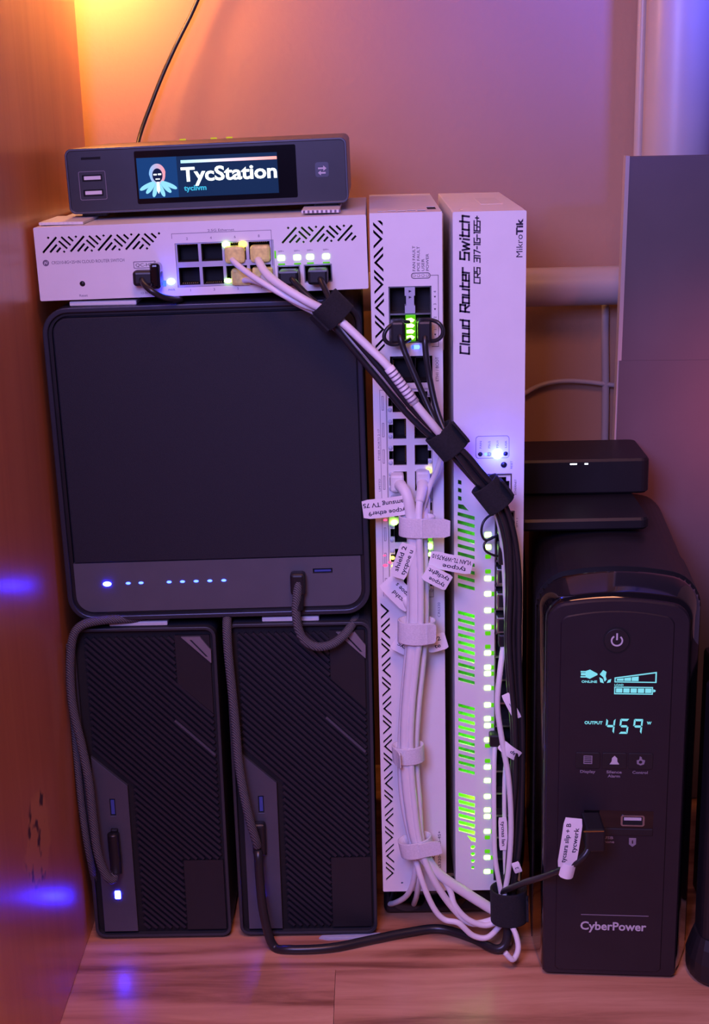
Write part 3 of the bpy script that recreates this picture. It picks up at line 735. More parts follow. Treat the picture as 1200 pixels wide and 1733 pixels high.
for i in range(4):
    dome('unlit_light', 27.2 + 2.7 * i, 452.4, .6, .85, M['white_plastic'], sm)
plate('indicator_outline', rrect(25.4, 37.1, 450.6, 454.2, 1.7, 6), [rrect(25.8, 36.7, 451.0, 453.8, 1.35, 6)], -.08, 0.02, M['ink'], fp)
boxes('bracket_line', [(37.2, 41.9, -.06, .02, 452.3, 452.6), (41.6, 41.9, -.06, .02, 409.0, 452.6), (37.6, 41.9, -.06, .02, 409.0, 409.3)], M['ink'], fp)
for i, tx in enumerate(('FAN FAULT', 'POE FAULT', 'USER', 'POWER')):
    text('printed_text', tx, 1.75, 28.0 + 2.7 * i, -.02, 455.0, M['ink'], fp, rot=90, fit=(15, 14.6, 7.2, 10.2)[i])
for tx, zz in (('4', 442), ('3', 434.5), ('2', 426.5), ('1', 419)):
    text('printed_text', tx, 1.6, 40.4, -.02, zz, M['ink'], fp, rot=90)
    plate('arrow_mark', [(39.0, zz - 2.0), (40.3, zz - 2.0), (39.65, zz - 3.2)], [], -.06, .02, M['ink'], fp)
text('printed_text', 'ETH1 / BOOT', 1.9, 41.6, -.02, 387.5, M['ink'], fp, rot=90, fit=15)
# eth1 / boot port
rj45(sm, 13.0, 25.5, 387.6, 402.8, 1, 13, 'left'); rj45(sm, 27.2, 36.8, 387.6, 402.8, 1, 13, 'right')
# sixteen-port block
ROW = 16.95; rows = [381.2 - ROW * i for i in range(8)]
pf_h = []
for zt in rows:
    pf_h += [rect(12.9, 21.2, zt - 13.0, zt), rect(26.3, 34.6, zt - 13.0, zt)]
    for dz in (1.4, 8.2): pf_h += [rect(10.4, 12.9 - .02, zt - dz - 3.2, zt - dz), rect(34.62, 36.6, zt - dz - 3.2, zt - dz)]
pf_h2 = []
for zt in rows:
    for sgn, (a, b_, c) in ((1, (10.3, 12.9, 21.2)), (-1, (36.8, 34.6, 26.3))):
        pf_h2.append([(c, zt), (b_, zt), (b_, zt - 3.6), (a, zt - 3.6), (a, zt - 9.2), (b_, zt - 9.2), (b_, zt - 13.0), (c, zt - 13.0)])
pfm = plate('port_frame', rect(9.4, 37.2, 246.7, 383.2), pf_h2, 1.3, 3.2, M['white_plastic'], sm)
for i, zt in enumerate(rows):
    rj45(sm, 12.4, 21.6, zt - 13.4, zt + .3, 3.2, 13.8, 'right'); rj45(sm, 25.9, 35.1, zt - 13.4, zt + .3, 3.2, 13.8, 'left')
    for dz in (1.7, 11.2):
        dome('unlit_light', 11.2, zt - dz, 1.1, 1.35, M['clear'], pfm); dome('unlit_light', 35.9, zt - dz, 1.1, 1.35, M['clear'], pfm)
for x, z, m, w, h in ((7.1, 299.2, 'led_red', 2.6, 1.5), (12.8, 297.3, 'led_green', 4.6, 3.6), (11.4, 273.8, 'led_yellow', 2.6, 2.4), (6.3, 275.6, 'led_red', 2.0, 1.0),
                      (6.6, 268.9, 'led_red', 3.4, 1.9), (12.0, 268.2, 'led_yellow', 3.4, 2.0), (9.4, 270.9, 'led_red', 2.0, 1.6), (6.7, 250.5, 'led_red', 2.2, 1.3),
                      (35.0, 281.0, 'led_green', 4.2, 4.0), (35.2, 275.6, 'led_green', 3.4, 2.6), (35.0, 286.2, 'led_green_dim', 3.6, 3.2), (34.7, 330.7, 'led_yellow', 4.0, 4.0),
                      (33.6, 327.8, 'led_yellow_dim', 2.0, 1.6)):
    dome('status_light', x, z, .3, h / 2, M[m], sm, rx=w / 2, h=.9)
boxes('bracket_line', [(5.0, 9.0, -.06, .02, 382.6, 382.9), (5.0, 5.25, -.06, .02, 248, 382.9), (8.75, 9.0, -.06, .02, 248, 382.9)], M['grey_ink'], fp)
for i in range(8):
    plate('port_mark', rect(6.2, 7.5, 370 - ROW * i, 379 - ROW * i), [rect(6.5, 7.2, 370.3 - ROW * i, 378.7 - ROW * i)], -.06, .02, M['grey_ink'], fp)
text('printed_text', 'ETHER PORTS 2-17', 1.3, 4.6, -.02, 338, M['grey_ink'], fp, rot=90, fit=20)
text('printed_text', 'LIMITED', 1.3, 4.6, -.02, 318, M['grey_ink'], fp, rot=90, fit=8)
text('printed_text', 'CRS320', 1.6, 41.4, -.02, 233, M['grey_ink'], fp, rot=90, fit=10)
text('printed_text', 'CONSOLE', 1.3, 41.0, -.02, 262, M['grey_ink'], fp, rot=90, fit=9)
text('printed_text', 'CRS320-8P-8B-4S+', 1.9, 40.6, -.02, 47, M['ink'], fp, rot=90, fit=32)
text('printed_text', 'MikroTik', 3.0, 36.6, -.02, 54, M['ink'], fp, rot=90, fit=16)

# ------------------------------------------------------------------ tall rack switch, right (sfp)
sr_ = thing('network_switch', 'white tall cloud router switch with a column of bright green lights', 'network switch', (72, 0, 33.5))
X0, X1, Z0, Z1 = 50.6, 94.6, 33.6, 489.6
holes = []
def slot(zl, x0=52.9, x1=63.7, t=2.6, drop=3.3):
    return [(x0, zl), (x1, zl - drop), (x1, zl - drop - t), (x0, zl - t)]
for i in range(14):
    z = 324.6 - 5.25 * i
    if i < 3: holes.append(slot(z, 53.2, 55.4, 2.8, .7))
    elif i == 3: holes.append([(53.2, z), (56.4, z - .6), (60.2, z - 5.0), (53.2, z - 3.0)])
    else: holes.append(slot(z))
for zt, n in ((237.4, 10), (172.4, 10)):
    for i in range(n): holes.append(slot(zt - 5.15 * i))
for i in range(6): holes.append(slot(107.6 - 5.15 * i, t=2.9))
holes.append([(58.4, 75.6), (64.2, 73.2), (64.2, 70.2), (61.2, 71.2)])
for i in range(4): holes.append(circle(62.4, 66.5 - 5.2 * i, 1.5 - .1 * i, 12))
ETH = (69.8, 87.0, 310.8, 328.0)
holes.append(rect(*ETH))
CAG = (76.4, 88.9, 41.0, 303.6)
holes.append(rect(*CAG))
LEDX = (69.8, 74.4)
holes.append(circle(67.2, 340.7, 1.5)); holes.append(circle(72.6, 340.7, 1.4)); holes.append(circle(83.1, 340.7, 1.5)); holes.append(circle(82.0, 333.5, 2.0))
fp = plate('faceplate', rrect(X0, X1, Z0, Z1, 0.9, 3), holes, 0, 1.2, M['white_metal'], sr_)
plate('chassis_rim', rrect(X0, X1, Z0, Z1, 0.9, 3), [rect(X0 + 1, X1 - 1, Z0 + 1, Z1 - 1)], 1.2, 18, M['white_metal'], sr_)
box('chassis', X0, X1, 18, 184, Z0, Z1, M['white_metal'], sr_, bev=.5)
box('circuit_board', X0 + 1.1, 66.5, 14, 15.4, Z0 + 1.1, 330, M['pcb'], sr_)
box('shade_backing', 66.6, X1 - 1.1, 14, 15.6, Z0 + 1.1, 345, M['void'], sr_)  # near-black backing, shade behind the cages painted in
box('end_sticker', 72, 86, 60, 120, Z1, Z1 + .15, M['white_plastic'], sr_)
box('end_rivet', 55.5, 57.5, 14, 17, Z1, Z1 + .4, M['metal'], sr_, bev=.15)
# light leaking from the indicator row onto the board inside the vents
for i, (zz, pw) in enumerate(((232, .004), (205, .006), (150, .010), (95, .022), (66, .022), (285, .002))):
    l = light('board_glow', 'POINT', (65.0, 7.5, zz), (0.30, 1.0, 0.02), pw, .0015)
    l.parent = sr_; l.location = (Vector((65.0, 7.5, zz)) - ORG[sr_]) * MM
stroke_text('title_print', 'Cloud Router Switch', 5.3, 1.15, 60.3, -.05, 404.2, M['ink'], fp, rot=90, shear=.12, length=82.5)
stroke_text('model_print', 'CRS 317-1G-16S+', 3.5, .72, 66.9, -.05, 447, M['ink'], fp, rot=90, shear=.1, length=39.5)
text('brand_print', 'Mikro', 4.0, 92.4, -.04, 461.6, M['ink'], fp, rot=90, fit=13.4)
text('brand_print', 'Tik', 4.0, 92.4, -.04, 475.4, M['ink'], fp, rot=90, bold=.22, fit=9.6)
plate('indicator_outline', rrect(64.3, 85.3, 338, 352.4, 2, 6), [rrect(64.6, 85.0, 338.3, 352.1, 1.8, 6)], -.06, .02, M['grey_ink'], fp)
for tx, x in (('FAN', 68), ('PSU2', 73.4), ('PSU1', 78.5), ('USR', 83.8)):
    text('printed_text', tx, 1.3, x, -.02, 344.4, M['grey_ink'], fp, rot=90, fit=4.6)
text('printed_text', 'RESET', 1.3, 87.3, -.02, 331, M['grey_ink'], fp, rot=90, fit=5)
text('printed_text', 'ETHERNET', 1.3, 89.9, -.02, 314, M['grey_ink'], fp, rot=90, fit=10)
for i in range(16):
    zc = 295.5 - 16.4 * i
    text('printed_text', 'SFP+ %d' % (i + 1), 1.2, 91.0, -.02, zc - 3, M['grey_ink'], fp, rot=90, fit=6)
dome('button', 67.2, 340.7, .6, 1.4, M['black'], sr_); dome('unlit_light', 72.6, 340.7, .6, 1.3, M['clear'], sr_)
dome('button', 83.1, 340.7, .6, 1.4, M['black'], sr_); dome('button', 82.0, 333.5, .5, 1.9, M['black'], sr_)
dome('power_light', 77.9, 340.8, 0, 3.5, M['led_blue_big'], sr_, h=1.6)
dome('activity_light', 70.6, 340.8, 0, 1.1, M['led_blue'], sr_, h=.5)
pl_ = light('power_light_glow', 'POINT', (77.9, -7, 340.8), (0.03, 0.06, 1.0), .03, .002)
pl_.parent = sr_; pl_.location = (Vector((77.9, -7, 340.8)) - ORG[sr_]) * MM
eth = plate('ethernet_shell', rect(69.9, 86.9, 310.9, 327.9), [rect(71.0, 86.2, 311.8, 327.2)], -.3, 3, M['metal'], sr_)
plate('ethernet_front', rect(71.0, 86.2, 311.8, 327.2), [[(76.2, 313), (83.6, 313), (83.6, 315.4), (85.6, 315.4), (85.6, 323), (83.6, 323), (83.6, 325.6), (76.2, 325.6)]], .6, 3, M['white_plastic'], sr_)
rj45(sr_, 75.6, 85.9, 312.6, 326, 3, 13, 'left')
for i in range(16):
    z0 = 303.4 - 16.4 * i; z1 = z0 - 16.2
    c = boxes('sfp_cage', [(76.6, 77.1, -.4, 13, z1, z0), (88.2, 88.7, -.4, 13, z1, z0), (76.6, 88.7, -.4, 13, z0 - .7, z0), (76.6, 88.7, -.4, 13, z1, z1 + .4)], M['metal'], sr_)
    box('cage_cavity', 77.1, 88.2, 9, 13, z1 + .4, z0 - .7, M['void'], c)
lights = [288.1, 279.8, 258.8, 248.4, 237.1, 225.6, 207.6, 197.6, 193.2, 183.1, 171.0, 161.2, 156.2, 145.9, 126.1, 116.2, 104.4, 94.4, 89.5, 78.3, 58.6, 47.8]
for i, zz in enumerate(lights):
    o = led_rect(sr_, 72.1, zz, 4.4, 3.4, 'led_green')
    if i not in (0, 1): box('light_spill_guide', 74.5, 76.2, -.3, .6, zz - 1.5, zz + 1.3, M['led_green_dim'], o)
for zz in (273.5, 263.5, 221.3, 212.0, 141.6, 130.6, 73.8, 63.2):
    led_rect(sr_, 72.2, zz, 3.8, 3.0, 'led_green_dim', name='dim_light')

# plain dark plinth put in to hold up the two tall switches
pln = thing('switch_plinth', 'black plinth put in under the two tall switches', 'plinth', (46, 90, 0))
box('plinth_body', 1.2, 94, 22, 178, 2, 33.5, M['matte_black'], pln, bev=4, seg=3)
for x in (10, 84):
    for y in (34, 164): box('rubber_foot', x - 5, x + 5, y - 5, y + 5, 0, 2.2, M['black'], pln, bev=.6)
for i in range(3):
    bm = bmesh.new(); bmesh.ops.create_cone(bm, cap_ends=True, segments=28, radius1=13, radius2=13, depth=1.2)
    for v in bm.verts: v.co = (18 + 29 * i + v.co.x, 21.8 + v.co.z, 18 + v.co.y)
    from_bm('plinth_disc', bm, M['piano'], pln)

# ------------------------------------------------------------------ small white switch on top of the storage box
st = thing('network_switch', 'small white horizontal network switch under the mini computer', 'network switch', (-200, 0, 442.2), roty=-0.9, local=True)
Wd, Ht = 199.6, 44.0
holes = []
def vent(x_start, x_end, z0, H=9.6, w=1.25):
    out = []; P = 16.7; x = x_start - P
    lines = [((0, .3), (9, 9.3)), ((4.3, .3), (8.9, 4.9)), ((8.3, .3), (11.0, 3.0)), ((12.4, .1), (13.3, .9)),
             ((10.2, 6.9), (14.9, 2.2)), ((11.9, 9.3), (17.1, 4.1)), ((16.1, 9.3), (18.9, 6.5)), ((20.3, 9.5), (21.2, 8.7))]
    while x < x_end:
        for a, b_ in lines:
            p, q = (x + a[0], z0 + a[1]), (x + b_[0], z0 + b_[1])
            if min(p[0], q[0]) > x_start - .1 and max(p[0], q[0]) < x_end: out.append(bar(p, q, w))
        x += P
    return out
holes += vent(4.4, 78.5, 28.6) + vent(148.8, 193.5, 28.8)
PBL = (84.2, 143.6, 5.0, 31.4)
holes.append(rect(*PBL)); holes.append(circle(26.5, 9.5, 1.7)); holes.append(rect(145.1, 158.8, 5.2, 15.8)); holes.append(rect(161.1, 178.0, 5.2, 15.8))
fp = plate('faceplate', rrect(0, Wd, 0, Ht, .9, 3), holes, 0, 1.2, M['white_metal'], st)
plate('chassis_rim', rrect(0, Wd, 0, Ht, .9, 3), [rect(1, Wd - 1, 1, Ht - 1)], 1.2, 18, M['white_metal'], st)
box('chassis', 0, Wd, 18, 166, 0, Ht, M['white_metal'], st, bev=.6)
box('shade_backing', 1.2, Wd - 1.2, 14.5, 16, 1.2, Ht - 1.2, M['void'], st)  # near-black backing painted so the vent slots look shaded
l = light('board_glow', 'POINT', (0, 0, 0), (0.30, 1.0, 0.02), .004, .0015); l.parent = st; l.location = (0.1605, 0.006, 0.027)
plate('port_guard', rect(84.4, 143.4, 5.2, 31.2), [rect(85.4 + 14.4 * i, 98.0 + 14.4 * i, z, z + 10.6) for i in range(4) for z in (6.2, 20.0)], .6, 2.4, M['guard'], st)
for i in range(4):
    for z in (6.2, 20.0):
        rj45(st, 85.2 + 14.4 * i, 98.2 + 14.4 * i, z - .2, z + 10.8, 2.4, 14, 'top' if z > 10 else 'bottom')
for x, z, m in ((115.1, 29.6, 'led_green'), (125.0, 29.4, 'led_yellow'), (115.1, 8.0, 'led_green'), (124.8, 7.8, 'led_yellow')):
    dome('status_light', x, z, -.2, 1.9 if m != 'led_green' or z > 20 else 1.5, M[m], st, rx=2.6, h=1)
dome('dim_light', 115.6, 26.3, .2, .9, M['led_green_dim'], st, rx=2); dome('dim_light', 124.0, 26.0, .2, .9, M['led_yellow_dim'], st, rx=2.6)
for x in (147.8, 157.4, 165.2, 174.8):
    led_rect(st, x, 20.3, 4.4, 3.2, 'led_green'); led_rect(st, x, 16.6, 4.2, .9, 'led_green_dim', name='dim_light')
    text('printed_text', 'SFP+', 1.0, x, -.02, 23.8, M['grey_ink'], fp, align='CENTER', fit=3.4)
led_rect(st, 144.3, 22.5, .9, 4.6, 'led_green_dim', name='dim_light')
dome('power_light', 80.4, 8.8, -.2, 2.0, M['led_blue_big'], st, rx=2.6, h=1.2)
led_rect(st, 76.4, 7.8, 2.0, 3.6, 'led_blue_soft', name='dim_light')
l = light('power_light_glow', 'POINT', (0, 0, 0), (0.03, 0.06, 1.0), .008, .002); l.parent = st; l.location = (0.0806, -0.007, 0.0088)
plate('sfp_cage', rect(145.2, 158.7, 5.3, 15.7), [rect(145.8, 158.1, 5.9, 15.1)], -.5, 13, M['metal'], st)
plate('sfp_cage', rect(161.2, 177.9, 5.3, 15.7), [rect(161.8, 177.3, 5.9, 15.1)], -.5, 13, M['metal'], st)
dome('reset_button', 26.5, 9.5, 1.2, 1.5, M['black'], st)
plate('brand_mark', circle(5.6, 22.8, 1.9), [bar((4.6, 21.8), (5.2, 23.6), .4), bar((5.2, 23.6), (5.8, 22.2), .4), bar((6.2, 22.0), (6.5, 23.8), .4)], -.08, .02, M['grey_ink'], fp)
text('printed_text', 'CRS310-8G+2S+IN CLOUD ROUTER SWITCH', 1.9, 9.0, -.02, 21.9, M['grey_ink'], fp, fit=44)
text('printed_text', 'Reset', 1.5, 26.5, -.02, 1.8, M['grey_ink'], fp, align='CENTER', fit=5)
text('printed_text', '12-57V DC', 1.3, 66, -.02, 2.0, M['grey_ink'], fp, align='CENTER', fit=9)
text('printed_text', 'PWR', 1.3, 80.4, -.02, 3.2, M['grey_ink'], fp, align='CENTER', fit=4)
plate('printed_badge', rrect(58.4, 72, 17.4, 21.6, .6, 3), [rrect(58.8, 71.6, 17.8, 21.2, .5, 3)], -.06, .02, M['grey_ink'], fp)
text('printed_text', 'QC-HD', 2.0, 65.2, -.02, 18.5, M['ink'], fp, align='CENTER', fit=11)
boxes('bracket_line', [(82.6, 142.6, -.06, .02, 37.0, 37.25), (82.6, 82.85, -.06, .02, 34.2, 37.2), (142.4, 142.65, -.06, .02, 16, 37.2)], M['grey_ink'], fp)
text('printed_text', '2.5G Ethernet', 1.5, 112.5, -.03, 37.6, M['grey_ink'], fp, align='CENTER', fit=16)
for i, a in enumerate(('2', '4', '6', '8')): text('printed_text', a, 1.6, 91.8 + 14.4 * i, -.02, 33.2, M['grey_ink'], fp, align='CENTER')
for i, a in enumerate(('1', '3', '5', '7')): text('printed_text', a, 1.6, 91.8 + 14.4 * i, -.02, 2.4, M['grey_ink'], fp, align='CENTER')

# ------------------------------------------------------------------ mini computer with a screen
pc = thing('mini_computer', 'dark mini computer with a lit front screen on the small white switch', 'computer', (-186.2, 40, 490.6), roty=-1.1, local=True)
Wd, Ht = 174.6, 39.6
loft('body', [(rrect(0, Wd, 0, Ht, 4.2, 6), 2), (rrect(0, Wd, 0, Ht, 4.2, 6), 130), (rrect(1, Wd - 1, 1, Ht - 1, 3.6, 6), 131)], M['pc_body'], pc)
plate('front_rim', rrect(0, Wd, 0, Ht, 4.2, 6), [rrect(1.4, Wd - 1.4, 1.4, Ht - 1.4, 3, 6)], -.4, 2.0, M['pc_body'], pc, bevel=.3)
plate('front_panel', rrect(1.3, Wd - 1.3, 1.3, Ht - 1.3, 3, 6), [rect(9.6, 22.0, 19.6, 23.6), rect(9.6, 22.0, 10.6, 14.6), rect(10, 22, 32.8, 34.2)], .4, 2.0, M['pc_face'], pc)
sc = plate('screen', rrect(43, 143, 4.6, 36.6, 1, 3), [], .15, .6, M['glass'], pc)
box('display_area', 44.2, 131.4, .05, .3, 7.8, 32.4, M['screen_bg'], sc)
box('display_tile', 44.2, 69.0, -.02, .2, 7.8, 32.4, M['screen_bg2'], sc)
box('display_bar', 71.6, 131.2, -.05, .1, 28.2, 30.0, M['screen_bar'], sc)
text('display_text', 'TycStation', 8.6, 71.4, -.03, 17.3, M['screen_white'], sc, bold=.30, fit=59.5)
text('display_text', 'tyclivm', 3.2, 72.6, -.03, 11.6, M['screen_cyan'], sc, bold=.12, fit=14)
# emblem: hooded round face over a fan of petals
hood = [(56.6 + (5.2 if math.sin(2 * math.pi * i / 32) > 0 else 4.9) * math.cos(2 * math.pi * i / 32), 22.2 + 6.4 * math.sin(2 * math.pi * i / 32)) for i in range(32)]
plate('emblem_hood', hood, [[(56.6 + 3.2 * math.cos(2 * math.pi * i / 24), 21.6 + 4.2 * math.sin(2 * math.pi * i / 24)) for i in range(24)]], -.06, .1, M['screen_logo'], sc)
plate('emblem_face', [(56.6 + 3.1 * math.cos(2 * math.pi * i / 24), 21.6 + 4.1 * math.sin(2 * math.pi * i / 24)) for i in range(24)], [], -.04, .1, M['screen_dark'], sc)
boxes('emblem_eyes', [(54.2, 56.2, -.1, .05, 21.6, 22.5), (57.0, 59.0, -.1, .05, 21.7, 22.6), (55.3, 57.9, -.1, .05, 19.0, 19.6)], M['screen_white'], sc)
for i, a in enumerate((-66, -42, -17, 17, 42, 66)):
    ca, sa = math.cos(R(-90 + a)), math.sin(R(-90 + a)); pts = []
    Ln = 10.5 if abs(a) > 50 else 9.4
    for k in range(20):
        th = 2 * math.pi * k / 20
        u = 2.2 + Ln * (.5 - .5 * math.cos(th)); v = 1.45 * math.sin(th) * (.55 + u / Ln * .45)
        pts.append((56.6 + u * ca - v * sa, 19.0 + u * sa * (.95 if abs(a) < 50 else 1.15) + v * ca))
    plate('emblem_petal', pts, [], -.09, .08, M['screen_petal'], sc)
plate('emblem_tie', [(55.9, 17.6), (57.3, 17.6), (57.6, 12.6), (56.6, 10.4), (55.6, 12.6)], [], -.14, .05, M['screen_white'], sc)
for z in (19.6, 10.6):
    u = box('usb_port', 9.7, 21.9, 1.2, 8, z + .1, z + 3.9, M['void'], pc)
    box('port_tongue', 10.6, 21.0, .9, 6, z + 1.0, z + 3.2, M['white_plastic'], u)
box('card_slot', 10.1, 21.9, 1.0, 6, 32.9, 34.1, M['void'], pc)
plate('port_outline', rrect(7.4, 24.2, 8.4, 25.8, 1, 3), [rrect(7.7, 23.9, 8.7, 25.5, .8, 3)], .3, .42, M['dim_ink'], pc)
bt = plate('power_button', rrect(154.6, 163.0, 16.2, 25.2, 1.6, 4), [], .15, .6, M['pc_body'], pc)
plate('button_icon', [(156.4, 22.0), (159.6, 22.0), (159.6, 23.2), (161.6, 21.4), (159.6, 19.8), (159.6, 21.0), (156.4, 21.0)], [], .05, .2, M['white_ink'], bt)
plate('button_icon', [(161.0, 18.2), (158.0, 18.2), (158.0, 17.2), (156.2, 18.8), (158.0, 20.2), (158.0, 19.2), (161.0, 19.2)], [], .05, .2, M['white_ink'], bt)
for x in (14, 160):
    for y in (14, 116): box('rubber_foot', x - 8, x + 8, y - 6, y + 6, -2.2, .2, M['black'], pc, bev=.5)
for x in (57, 79, 90): box('rear_glow_speck', x - 2.2, x + 2.2, 131, 132, 39.2, 40.6, M['led_yellow_dim'], pc)  # glowing blocks added for the yellow specks of light above the computer

for (x0, x1, y0, y1, z0, z1, lab) in ((-199, -172, 8, 60, 486.8, 488.6, 'white adhesive pad at the left end of the small switch top'),
                                      (-40, -17, 10, 70, 490.0, 492.0, 'white ribbed pad under the right end of the mini computer')):
    p = thing('foam_pad', lab, 'pad', ((x0 + x1) / 2, (y0 + y1) / 2, z0))
    box('pad_sheet', x0, x1, y0, y1, z0, z1, M['white_plastic'], p, bev=.4)
    for i in range(9): box('pad_rib', x0 + 1 + i * 2.7, x0 + 2.2 + i * 2.7, y0 - .3, y0 + .5, z0 + .2, z1 - .2, M['grey_ink'] if 'ribbed' in lab else M['white_velcro'], p)

# ------------------------------------------------------------------ storage box (NAS)
ns = thing('storage_server', 'large dark storage box with blue lights stacked on the two towers', 'storage server', (-198.2, 0, 235.6), roty=-0.55, local=True)
Wd, Ht = 194.8, 202.4
loft('body', [(rrect(.4, Wd - .4, .4, Ht - .4, 15.6), 4), (rrect(0, Wd, 0, Ht, 16), 5), (rrect(0, Wd, 0, Ht, 16), 178), (rrect(2, Wd - 2, 2, Ht - 2, 14), 181)], M['nas_body'], ns)
plate('front_rim', rrect(0, Wd, 0, Ht, 16), [rrect(3.2, Wd - 3.2, 3.2, Ht - 3.2, 13)], -2.5, 4.2, M['nas_body'], ns, bevel=.7)
plate('rim_seal', rrect(3.1, Wd - 3.1, 3.1, Ht - 3.1, 13), [rrect(5.2, Wd - 5.2, 5.2, Ht - 5.2, 11)], .4, 4.2, M['black'], ns)
mesh_out = [p for p in rrect(5.0, Wd - 3.4, 5.0, Ht - 6.0, 10) if p[1] > 60]
plate('front_mesh_cover', [(6.4, 39.2)] + [(Wd - 3.6, 39.2)] + [(Wd - 3.6, Ht - 20)] + [p for p in rrect(6.4, Wd - 3.6, 39.2, Ht - 6.5, 9) if p[1] > Ht - 15.6] + [(6.4, Ht - 20)], [], -1.2, 3.5, M['nas_mesh'], ns, bevel=.5)
bnd = [p for p in rrect(5.4, Wd - 5.4, 5.4, 50, 11) if p[1] < 17]
band_out = [(5.4, 38.6)] + bnd[:0] + [p for p in rrect(5.4, Wd - 5.4, 5.4, 60, 11) if p[1] < 16.5] + [(Wd - 5.4, 38.6)]
usb_hole = rect(158.6, 171.2, 27.4, 30.8)
plate('front_band', band_out, [usb_hole, rect(144.5, 153.5, 25.4, 28.6)] + [circle(x, 24.6, 1.1, 10) for x in ()], -.6, 3.6, M['nas_band'], ns)
u = box('usb_port', 158.4, 171.4, 1.0, 8, 27.2, 31.0, M['void'], ns)
box('port_tongue', 159.6, 170.2, .2, 6, 28.4, 29.6, M['usb_blue'], u)
box('usb_port', 144.3, 153.7, 1.0, 8, 25.2, 28.8, M['void'], ns)
dome('power_light', 26.0, 24.4, -.7, 1.6, M['led_blue_tower'], ns, rx=2.8, h=.7)
for x in (39.6, 47.9, 66.0, 74.6, 83.4, 92.2, 101.2):
    dome('drive_light', x, 24.5 + (x - 40) * .002, -.65, .85, M['led_blue'], ns, rx=1.6, h=.5)
box('light_strip', 24, 112, -.3, 1.2, 4.0, 4.9, M['void'], ns)
# pads
for (x0, x1, y0, y1, z0, z1, lab) in ((-183, -142, 2, 30, 438.4, 441.2, 'white pad between the small switch and the storage box'),
                                      (-173.5, -135.5, 1, 40, 230.4, 233.4, 'white pad on top of the left tower'),
                                      (-74, -37, 1, 40, 231.6, 234.8, 'white pad on top of the right tower')):
    p = box('foam_pad', x0, x1, y0, y1, z0, z1, M['white_plastic'], bev=.7, origin=((x0 + x1) / 2, (y0 + y1) / 2, z0))
    tag(p, lab, 'pad')

# ------------------------------------------------------------------ two tower computers with slatted fronts
def inside_spans(poly, c):
    """spans of the 45 degree falling line  x + z = c  inside the outline"""
    hits = []
    for i in range(len(poly)):
        a, b_ = poly[i], poly[(i + 1) % len(poly)]
        sa, sb = a[0] + a[1] - c, b_[0] + b_[1] - c
        if (sa < 0) != (sb < 0):
            t = sa / (sa - sb); hits.append(a[0] + (b_[0] - a[0]) * t)
    hits.sort(); return list(zip(hits[0::2], hits[1::2]))

